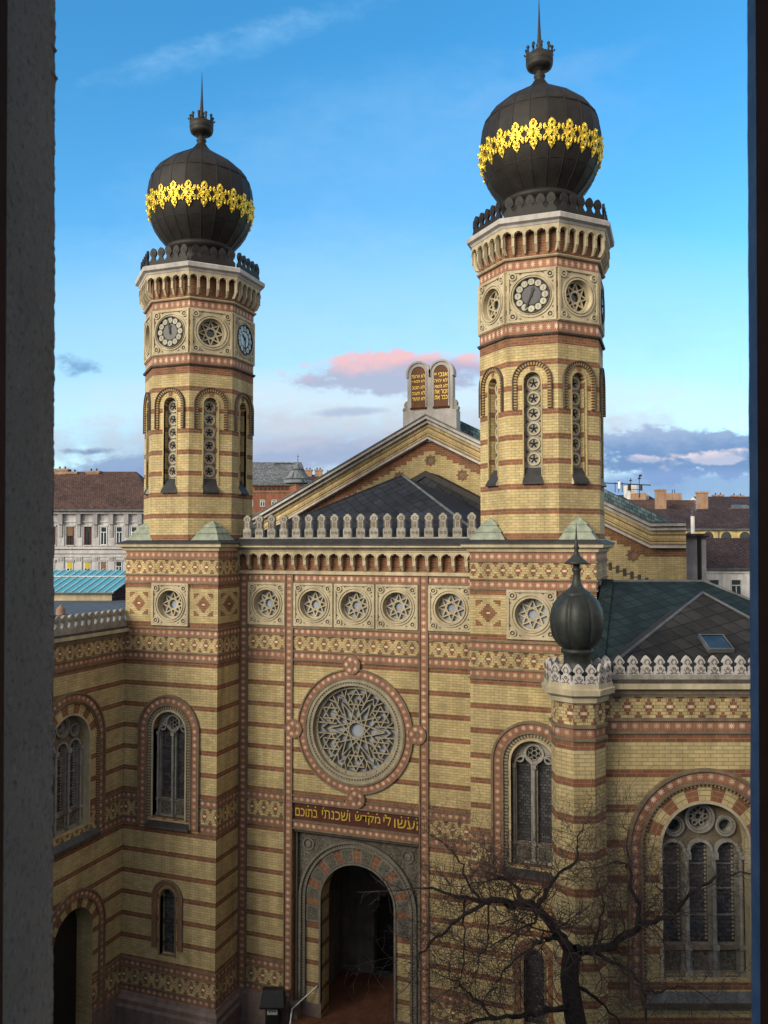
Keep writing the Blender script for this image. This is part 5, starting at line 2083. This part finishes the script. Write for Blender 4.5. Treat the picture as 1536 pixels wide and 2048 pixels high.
box(b, fr, px(1262, D), px(1290, D), pz(1000, D), pz(987, D), -.1, .9, 'chimney_brick')
b.build('plant_room', t)
am = thing('antenna_mast', SD(px(1277, D), D - 1, pz(1000, D)), 'thin dark steel antenna frame with panel aerials on the skyline right of the larger tower', 'antenna')
b = MB()
def sky(x0, y0, x1, y1, r):
    tube(b, [SD(px(x0, D), D - 1, pz(y0, D)), SD(px(x1, D), D - 1, pz(y1, D))], r, 'iron', 5, True)
sky(1202, 966.5, 1299, 971, .10)
for x, y0, y1 in ((1235, 985, 961), (1259, 985, 957), (1276, 995, 950), (1228, 985, 965), (1242, 985, 965)):
    sky(x, y0, x, y1, .07)
sky(1276, 953, 1281, 951, .2)
sky(1274, 958, 1279, 957, .16)
sky(1256, 962, 1262, 961, .1)
sky(1257, 979, 1276, 980, .06)
b.build('mast_frame', am)
b = MB()
for x in (1236, 1279, 1255):
    tube(b, [SD(px(x, D), D - 1.2, pz(978 if x == 1236 else 982, D)), SD(px(x, D), D - 1.2, pz(964 if x == 1236 else 970, D))], .24, 'white_paint' if x == 1236 else 'iron', 8, True)
b.build('panel_aerial', am)

# smoke from the flue
nt = NT(bpy.data.materials.new('smoke').node_tree) if False else None
sm_ = bpy.data.materials.new('smoke')
sm_.use_nodes = True
MAT['smoke'] = sm_
tn = NT(sm_.node_tree)
for nd in list(sm_.node_tree.nodes):
    if nd.type == 'BSDF_PRINCIPLED':
        sm_.node_tree.nodes.remove(nd)
g = tn.n('ShaderNodeNewGeometry').outputs['Position']
dn_ = tn.m('MULTIPLY', tn.m('SUBTRACT', tn.noise(g, 2.2, 5), .46, clamp=True), 9.0)
vs_ = tn.n('ShaderNodeVolumePrincipled', i={'Color': (.85, .85, .9), 'Density': dn_})
tn.t.links.new(vs_.outputs[0], [n for n in sm_.node_tree.nodes if n.type == 'OUTPUT_MATERIAL'][0].inputs['Volume'])
b = MB()
p = SD(px(1385.5, 60), 60, pz(1030, 60))
tube(b, [p, p + V((.02, 0, .22)), p + RV * .12 + V((0, 0, .5)), p + RV * .35 + V((0, 0, .85)), p + RV * .65 + V((0, 0, 1.2)), p + RV * .8 + V((0, 0, 1.3))], [.10, .16, .24, .34, .28, .02], 'smoke', 12, True)
o = b.build('smoke')
tag(o, 'thin pale smoke drifting up from the white flue pipe', 'smoke')

# ------------------------------------------------------------------ ground
g = MB()
g.face([(-3000, -600, 0), (3000, -600, 0), (3000, 5000, 0), (-3000, 5000, 0)], 'ground_paving')
tag(g.build('ground'), kind='structure')

# ------------------------------------------------------------------ things by the door
kb = thing('ticket_machine', (-3.3, -1.1, 0), 'black box on a post with white and yellow notices, left of the portal', 'ticket machine')
KF = Fr((-3.25, -.9, 0), V((.35, -1, 0)))
b = MB()
box(b, KF, -.28, .28, 0, 2.55, -.5, 0, 'black_paint')
b.build('cabinet', kb)
b = MB()
P = KF.p
b.face([P(-.5, 2.62, .2), P(.5, 2.62, .2), P(.42, 3.15, -.12), P(-.42, 3.15, -.12)], 'black_paint')
box(b, KF, -.5, .5, 2.55, 2.62, -.65, .2, 'black_paint')
b.face([P(.5, 2.62, -.65), P(-.5, 2.62, -.65), P(-.42, 3.15, -.4), P(.42, 3.15, -.4)], 'black_paint')
b.face([P(-.42, 3.15, -.12), P(.42, 3.15, -.12), P(.42, 3.15, -.4), P(-.42, 3.15, -.4)], 'black_paint')
for sx in (-1, 1):
    q = [P(sx * .5, 2.62, .2), P(sx * .5, 2.62, -.65), P(sx * .42, 3.15, -.4), P(sx * .42, 3.15, -.12)]
    b.face(q if sx > 0 else q[::-1], 'black_paint')
b.build('hood', kb)
b = MB()
box(b, KF, -.2, .22, 2.24, 2.50, 0, .03, 'white_sign')
for k in range(3):
    ring(b, KF, -.1 + .11 * k, 2.37, .001, .035, .03, .035, 'black_paint', 8)
b.build('white_notice', kb)
b = MB()
box(b, KF, -.22, .24, 1.35, 1.74, 0, .03, 'yellow_sign')
box(b, KF, .06, .14, 1.5, 1.6, .03, .035, 'black_paint')
b.build('yellow_notice', kb)
b = MB()
b.face([V((-5.9, -3.1, 1.33)), V((-5.62, -3.2, 1.33)), V((-5.55, -3.1, 1.62)), V((-5.8, -3.0, 1.62))], 'violet_paper')
b.face([V((-5.9, -3.1, 1.33)), V((-5.8, -3.0, 1.62)), V((-5.55, -3.1, 1.62)), V((-5.62, -3.2, 1.33))], 'iron')
tube(b, [V((-5.74, -3.0, 0)), V((-5.74, -3.0, 1.5))], .03, 'iron', 6)
o = b.build('notice_board')
tag(o, 'small violet notice on a thin post at the foot of the smaller tower', 'notice')

# ------------------------------------------------------------------ the bare tree
random.seed(21)
tt = thing('bare_tree', SD(px(1158, 18.5), 18.5), 'bare dark tree with crooked limbs and fine twigs in front of the corner turret', 'tree')
DT = 18.5


def tp_(x, y, off=0.0):
    d = DT + off
    return SD(px(x, d), d, pz(y, d))


trunk = [SD(px(1160, DT), DT, 0), tp_(1156, 2200), tp_(1150, 2060), tp_(1139, 2000), tp_(1131, 1940), tp_(1136, 1882)]
limbs = [
    ([(1136, 1882, 0), (1113, 1859, 0), (1097, 1838, -.2), (1081, 1817, -.3), (1068, 1801, -.3), (1040, 1793, -.4), (1016, 1796, -.5), (985, 1788, -.5), (957, 1788, -.6), (930, 1783, -.6), (901, 1778, -.7), (853, 1766, -.8)], .17, .03),
    ([(1022, 1795, -.4), (985, 1790, -.8), (963, 1792, -.9), (928, 1813, -1.0), (906, 1835, -1.1), (885, 1853, -1.1), (853, 1879, -1.2), (835, 1900, -1.3)], .08, .02),
    ([(1040, 1793, -.4), (1035, 1775, -.2), (1030, 1760, 0), (1005, 1748, .1), (985, 1745, .2)], .08, .03),
    ([(1070, 1803, -.3), (1085, 1775, .2), (1110, 1742, .5), (1130, 1724, .6), (1149, 1706, .7), (1152, 1685, .8), (1156, 1660, .9), (1172, 1640, 1)], .075, .014),
    ([(957, 1788, -.6), (940, 1765, -.3), (925, 1740, -.1), (915, 1715, .1), (905, 1690, .2), (885, 1670, .3)], .05, .012),
    ([(1136, 1882, 0), (1158, 1886, .1), (1180, 1888, .2), (1215, 1872, .3), (1255, 1850, .4), (1270, 1832, .4), (1300, 1829, .5), (1330, 1822, .5), (1350, 1795, .6), (1388, 1765, .6), (1420, 1745, .7), (1470, 1735, .8), (1520, 1730, .9)], .15, .02),
    ([(1258, 1848, .4), (1266, 1815, .2), (1264, 1785, .1), (1252, 1750, 0), (1246, 1725, 0), (1232, 1715, -.1), (1210, 1722, -.1)], .085, .02),
    ([(1246, 1728, 0), (1250, 1700, .1), (1248, 1665, .2), (1238, 1640, .2)], .04, .01),
    ([(1333, 1820, .5), (1330, 1790, .8), (1310, 1762, 1.0), (1297, 1752, 1.1)], .05, .012),
    ([(1180, 1888, .2), (1215, 1905, -.2), (1250, 1925, -.4), (1268, 1945, -.5), (1280, 1965, -.5), (1278, 2000, -.6), (1276, 2060, -.7)], .06, .03),
    ([(1281, 1962, -.5), (1310, 1960, -.4), (1340, 1950, -.3), (1385, 1962, -.2), (1420, 1990, -.1)], .04, .01),
    ([(1134, 1995, 0), (1113, 1997, -.3), (1074, 2000, -.5), (1045, 2005, -.7), (1016, 2012, -.9), (985, 2016, -1), (950, 2022, -1.1), (905, 2030, -1.2), (870, 2050, -1.3)], .10, .03),
    ([(985, 2016, -1), (960, 1990, -1.1), (935, 1965, -1.2), (915, 1950, -1.2), (880, 1935, -1.3)], .05, .012),
    ([(1120, 1868, -.1), (1094, 1864, -.5), (1065, 1872, -.8), (1048, 1884, -1), (1025, 1910, -1.2), (1003, 1934, -1.3), (985, 1955, -1.4), (960, 1985, -1.5)], .06, .012),
    ([(1068, 1801, -.3), (1062, 1830, -.8), (1020, 1850, -1.2), (985, 1870, -1.4), (960, 1888, -1.5)], .04, .01),
    ([(975, 1787, -.6), (972, 1830, -1), (970, 1870, -1.3), (955, 1905, -1.5), (950, 1940, -1.6)], .035, .01),
    ([(928, 1783, -.6), (925, 1830, -1), (928, 1870, -1.3), (920, 1920, -1.5), (918, 1960, -1.6), (935, 1985, -1.6)], .035, .012),
    ([(1131, 1945, 0), (1160, 1965, .4), (1190, 1985, .8), (1225, 2010, 1), (1250, 2060, 1.2)], .07, .02),
    ([(1180, 1886, .2), (1188, 1850, .6), (1200, 1810, .9), (1198, 1780, 1.1), (1180, 1745, 1.2)], .055, .012),
]
tb_ = MB()
tube(tb_, trunk, [.34, .27, .25, .23, .205, .19], 'bark', 10)
tr_o = tb_.build('trunk', tt)
lm = MB()
tw = MB()
ntw = [0]


def jit(a):
    return V((random.uniform(-a, a), random.uniform(-a, a), random.uniform(-a, a)))


def twig(p, d, L, r, lev):
    n = 4 if lev < 2 else 3
    pts, rr = [p], [r]
    q = p.copy()
    for i in range(n):
        d = (d + jit(.38) + V((0, 0, .04))).normalized()
        q = q + d * (L / n)
        pts.append(q.copy())
        rr.append(r * (1 - .7 * (i + 1) / n))
    tube(tw, pts, rr, 'twig_bark', 3)
    ntw[0] += 1
    if lev < 3:
        for i in range(1, n + 1):
            for _ in range(2 if lev < 2 else 1):
                if random.random() < .84:
                    side = (d.cross(jit(1))).normalized()
                    twig(pts[i], (d * random.uniform(.3, .9) + side * random.uniform(.5, 1)).normalized(), L * random.uniform(.42, .68), max(.0042, r * .6), lev + 1)


for pl, r0, r1 in limbs:
    pts = [tp_(*p) + (jit(.04) if 0 < i else V((0, 0, 0))) for i, p in enumerate(pl)]
    n = len(pts)
    rad_ = [.74 * (r0 + (r1 - r0) * (i / (n - 1)) ** .8) for i in range(n)]
    # finer, crooked path
    P2, R2 = [], []
    for i in range(n - 1):
        for k in range(3):
            f = k / 3
            P2.append(pts[i].lerp(pts[i + 1], f) + (jit(.05) if k else jit(.02)))
            R2.append((rad_[i] + (rad_[i + 1] - rad_[i]) * f) * random.uniform(.86, 1.18))
    P2.append(pts[-1])
    R2.append(rad_[-1])
    tube(lm, P2, R2, 'bark', 6)
    for i in range(3, len(P2)):
        for _ in range(random.choice((1, 1, 2, 2))):
            d = (P2[i] - P2[i - 1]).normalized()
            side = d.cross(jit(1)).normalized()
            twig(P2[i], (d * .5 + side + V((0, 0, .25))).normalized(), random.uniform(.55, 1.25), max(.0065, R2[i] * .22), 1)
    twig(P2[-1], (P2[-1] - P2[-2]).normalized(), 1.0, R2[-1], 1)
for _ in range(26):      # the broom of twigs on the left limb
    twig(tp_(random.uniform(985, 1030), random.uniform(1740, 1760), random.uniform(-.2, .3)), V((random.uniform(-1, .4), random.uniform(-.6, .6), random.uniform(-.3, .9))).normalized(), random.uniform(.3, .6), .009, 2)
lm.build('limbs', tr_o)
tw.build('twigs', tt)
print('twigs', ntw[0], len(tw.f))
ot = None

# ------------------------------------------------------------------ the building the view is taken from
bt_ = thing('window_opening', SD(0, 1.2), 'rough rendered window reveal at the left edge and jamb coloured blue grey for sky light with brown frame at the right edge', 'window frame')
B = MB()
SL, SR = -.4006 * 1.2, .4436 * 1.2
FB = Fr(SD(0, 1.2), FV)      # faces the synagogue; its s axis runs to the camera's left
HB = 23.7  # unseen roof height, set to place the shade edge on the front
panel(B, FB, -45, 24, 0, HB, [], [[(-SR + .014, 20.4), (-SL - .014, 20.4), (-SL + .0135, 22.6), (-SR - .0135, 22.6)]], 'grey_plaster')
fr_in = Fr(SD(0, .86), -FV)
panel(B, fr_in, -3, 3, 19.5, 23.2, [], [[(SL - .16, 20.4), (SR + .1, 20.4), (SR + .1, 22.6), (SL - .16, 22.6)]], 'dark_room')
for a, b_ in ((-45, 24),):
    P = FB.p
    B.face([P(a, 0, -12), P(a, 0, 0), P(a, HB, 0), P(a, HB, -12)], 'grey_plaster')
    B.face([P(b_, 0, 0), P(b_, 0, -12), P(b_, HB, -12), P(b_, HB, 0)], 'grey_plaster')
    B.face([P(b_, 0, -12), P(a, 0, -12), P(a, HB, -12), P(b_, HB, -12)], 'grey_plaster')
    B.face([P(a, HB, 0), P(b_, HB, 0), P(b_, HB, -12), P(a, HB, -12)], 'dark_tiles')
box(B, FB, 24.01, 80, 0, 28.0, -12, 0, 'grey_plaster', 'dark_tiles')  # taller unseen block added to shade the front's lower left
# room round the camera
for q in ([(-3, .86, 19.5), (-3, -4, 19.5), (-3, -4, 23.2), (-3, .86, 23.2)], [(3, -4, 19.5), (3, .86, 19.5), (3, .86, 23.2), (3, -4, 23.2)], [(-3, -4, 19.5), (3, -4, 19.5), (3, -4, 23.2), (-3, -4, 23.2)], [(-3, .86, 23.2), (3, .86, 23.2), (3, -4, 23.2), (-3, -4, 23.2)], [(-3, .86, 19.5), (3, .86, 19.5), (3, -4, 19.5), (-3, -4, 19.5)]):
    B.face([SD(*p) for p in q], 'dark_room')
B.build('wall', bt_)
# left reveal: rough render with a crumbled arris
J = MB()
dI = 1.044
rows = []
NZ = 420
prev = 0
for i in range(NZ + 1):
    z = 20.4 + 2.2 * i / NZ
    prev = prev * .55 + random.uniform(-.0011, .0011)
    e = prev + (random.uniform(0, .004) if random.random() < .035 else 0)
    row = []
    for k in range(9):
        d = 1.2 + .002 - (1.2 - dI) * k / 8
        s = SL - (z - 21.53) * .0125 + (e if k == 0 else 0)
        row.append(SD(s, d, z))
    rows.append([SD(SL - .05, 1.204, z)] + row)
J.grid(rows, 'rough_render', False)
J.build('render_reveal', bt_)
J = MB()
f3 = Fr(SD(0, 1.044), -FV)
prism(J, f3, [(SL - .16, 20.4), (SL + .0145, 20.4), (SL - .0128, 22.6), (SL - .16, 22.6)], .0, .18, 'brown_wood')
J.build('frame_post', bt_)
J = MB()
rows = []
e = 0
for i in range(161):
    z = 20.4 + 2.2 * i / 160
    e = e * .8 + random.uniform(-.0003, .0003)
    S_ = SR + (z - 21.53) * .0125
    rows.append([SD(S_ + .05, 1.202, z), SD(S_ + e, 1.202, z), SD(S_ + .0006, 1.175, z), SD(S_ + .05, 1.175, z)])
J.grid(rows[::-1], 'skylit_jamb', False)
J.build('right_jamb', bt_)
J = MB()
f4 = Fr(SD(0, 1.172), -FV)
prism(J, f4, [(SR - .0141, 20.4), (SR + .10, 20.4), (SR + .10, 22.6), (SR + .0134, 22.6)], 0, .31, 'brown_wood')
J.build('frame_post', bt_)
for nm, za, zb_ in (('sill', 20.40, 20.46), ('lintel', 22.54, 22.6)):
    J = MB()
    box(J, Fr(SD(0, .88), -FV), SL - .1, SR + .1, za, zb_, -.30, 0, 'rough_render')
    J.build(nm, bt_)

# ------------------------------------------------------------------ sky
SUN_EL = math.radians(19)
SUN_AZ = math.radians(206)      # compass bearing the light comes from: behind and to the left
w = bpy.data.worlds.new('World')
SC.world = w
w.use_nodes = True
t = NT(w.node_tree)
for nd in list(w.node_tree.nodes):
    w.node_tree.nodes.remove(nd)
sky_ = t.n('ShaderNodeTexSky', sky_type='NISHITA', sun_disc=False, sun_elevation=SUN_EL, sun_rotation=SUN_AZ, altitude=120, air_density=1.0, dust_density=.6, ozone_density=2.0)
tc_ = t.n('ShaderNodeTexCoord').outputs['Generated']
def dot(v):
    return t.n('ShaderNodeVectorMath', operation='DOT_PRODUCT', i={0: tc_, 1: tuple(v)}).outputs['Value']
q_ = t.m('MAXIMUM', dot(FV), .05)
X_ = t.m('DIVIDE', dot(RV), q_)
Y_ = t.m('DIVIDE', dot(V((0, 0, 1))), q_)
fwd = t.lt(.06, dot(FV), .05)
cv = t.n('ShaderNodeCombineXYZ', i={0: X_, 1: t.m('MULTIPLY', Y_, 1.7), 2: 0.0}).outputs[0]
n1 = t.noise(cv, 10.0, 7, .6)
n2 = t.noise(cv, 34.0, 6, .62)
nn = t.m('ADD', t.m('MULTIPLY', t.m('SUBTRACT', n1, .5), 1.7), t.m('MULTIPLY', t.m('SUBTRACT', n2, .5), 1.1))
hs = t.n('ShaderNodeHueSaturation', i={'Hue': .492, 'Saturation': 1.36, 'Value': 1.27, 'Color': sky_.outputs[0]})
SKYC = hs.outputs[0]
col = SKYC
SKS, EXPO = .064, 1.80
KK = 1 / (SKS * 2 ** EXPO)     # clouds are given in picture brightness


def cloud(col, cx, cy, a, b, ang, top, bot, amt, soft, wob, split=.25):
    """an uneven bank about a direction of the sky; lit above, dusky below"""
    x0, y0 = (cx - 768) / 1650, (1087 - cy) / 1650
    a, b = a / 1650, b / 1650
    ca, sa = math.cos(math.radians(ang)), math.sin(math.radians(ang))
    dx, dy = t.m('SUBTRACT', X_, x0), t.m('SUBTRACT', Y_, y0)
    u = t.m('DIVIDE', t.m('ADD', t.m('MULTIPLY', dx, ca), t.m('MULTIPLY', dy, sa)), a)
    v = t.m('DIVIDE', t.m('SUBTRACT', t.m('MULTIPLY', dy, ca), t.m('MULTIPLY', dx, sa)), b)
    f = t.m('SUBTRACT', 1.0, t.m('ADD', t.m('MULTIPLY', u, u), t.m('MULTIPLY', v, v)))
    f = t.m('ADD', f, t.m('MULTIPLY', nn, wob))
    mk = t.n('ShaderNodeMapRange', interpolation_type='SMOOTHSTEP', i={0: f, 1: 0., 2: soft, 3: 0., 4: amt}).outputs[0]
    mk = t.m('MULTIPLY', mk, fwd)
    lit = t.n('ShaderNodeMapRange', interpolation_type='SMOOTHSTEP', i={0: t.m('ADD', v, t.m('MULTIPLY', nn, .9)), 1: split - .45, 2: split + .45}).outputs[0]
    sc = lambda c: tuple(x * KK for x in c)
    return t.mix(mk, col, t.mix(lit, sc(bot), sc(top)))


L = lambda r, g, b: tuple(((x / 255 + .055) / 1.055) ** 2.4 if x > 10 else x / 255 / 12.92 for x in (r, g, b))
CE = 1.0   # exposure the clouds were judged at
CLOUDS = [
    (768, 330, 700, 260, 12, L(150, 205, 250), L(140, 200, 250), .35, 1.2, .5),
    (470, 62, 420, 44, 17, L(160, 212, 252), L(130, 195, 248), .6, 1.8, 1.3),
    (1080, 150, 300, 40, 20, L(130, 190, 248), L(120, 185, 248), .35, 1.0, .7),
    (768, 720, 1500, 330, 0, L(182, 228, 250), L(200, 232, 248), .60, 1.1, .25),
    (800, 810, 950, 90, 0, L(232, 236, 240), L(225, 232, 238), .75, 1.3, .35),
    (800, 905, 1100, 110, 0, L(205, 214, 228), L(176, 194, 220), .90, .9, .8),
    (620, 905, 330, 40, 4, L(190, 198, 220), L(164, 182, 214), .9, .7, 1.4),
    (790, 745, 225, 52, 3, L(246, 200, 206), L(180, 192, 218), .97, .6, 1.5, .30),
    (880, 725, 110, 30, 0, L(248, 204, 206), L(190, 184, 214), .9, .8, 1.3, .1),
    (1400, 905, 330, 60, 2, L(164, 188, 222), L(120, 156, 204), .97, .5, 1.8, .45),
    (1420, 915, 120, 17, 8, L(242, 230, 234), L(196, 204, 228), .9, .9, 3.2),
    (1290, 918, 60, 10, -5, L(236, 224, 232), L(196, 204, 228), .75, .9, 3.0),
    (1400, 975, 420, 45, 0, L(140, 172, 220), L(122, 160, 212), .9, .8, .3),
    (155, 728, 52, 24, -8, L(128, 172, 212), L(104, 148, 196), .75, 1.1, 2.4),
    (175, 902, 62, 10, 0, L(150, 166, 196), L(130, 150, 188), .9, .9, 1.8),
    (215, 960, 220, 52, 8, L(150, 176, 214), L(128, 158, 204), .95, .6, 1.2),
    (700, 822, 90, 12, 3, L(178, 192, 220), L(170, 186, 216), .7, 1.0, .6),
]
for c in CLOUDS:
    col = cloud(col, *c)
# unseen warm overcast added behind and beside the viewer to light the front
bm = t.n('ShaderNodeMapRange', interpolation_type='SMOOTHSTEP', i={0: t.m('ADD', dot(FV), t.m('MULTIPLY', t.m('SUBTRACT', t.noise(tc_, 3.0, 5), .5), .5)), 1: .60, 2: .0, 3: 0., 4: .92}).outputs[0]
wz = t.n('ShaderNodeMapRange', i={0: dot(V((0, 0, 1))), 1: .0, 2: .9}).outputs[0]
col = t.mix(bm, col, t.mix(wz, tuple(x * KK for x in (.98, .90, .78)), tuple(x * KK for x in (.60, .61, .63))))
bg = t.n('ShaderNodeBackground', i={'Color': col, 'Strength': SKS})
out = t.n('ShaderNodeOutputWorld')
t.t.links.new(bg.outputs[0], out.inputs[0])

# ------------------------------------------------------------------ sun
sl = bpy.data.lights.new('sun', 'SUN')
sl.energy = 1.3
sl.angle = math.radians(34)
sl.color = (1.0, .93, .74)
so = bpy.data.objects.new('sun', sl)
COL.objects.link(so)
frm = V((math.sin(SUN_AZ) * math.cos(SUN_EL), math.cos(SUN_AZ) * math.cos(SUN_EL), math.sin(SUN_EL)))
so.rotation_euler = frm.to_track_quat('Z', 'Y').to_euler()
so.location = (-30, -60, 60)

vs = SC.view_settings
vs.view_transform = 'Standard'
vs.look = 'None'
vs.gamma = 1
vs.use_curve_mapping = False
vs.exposure = EXPO
SC.cycles.max_bounces = 6
SC.cycles.use_denoising = True
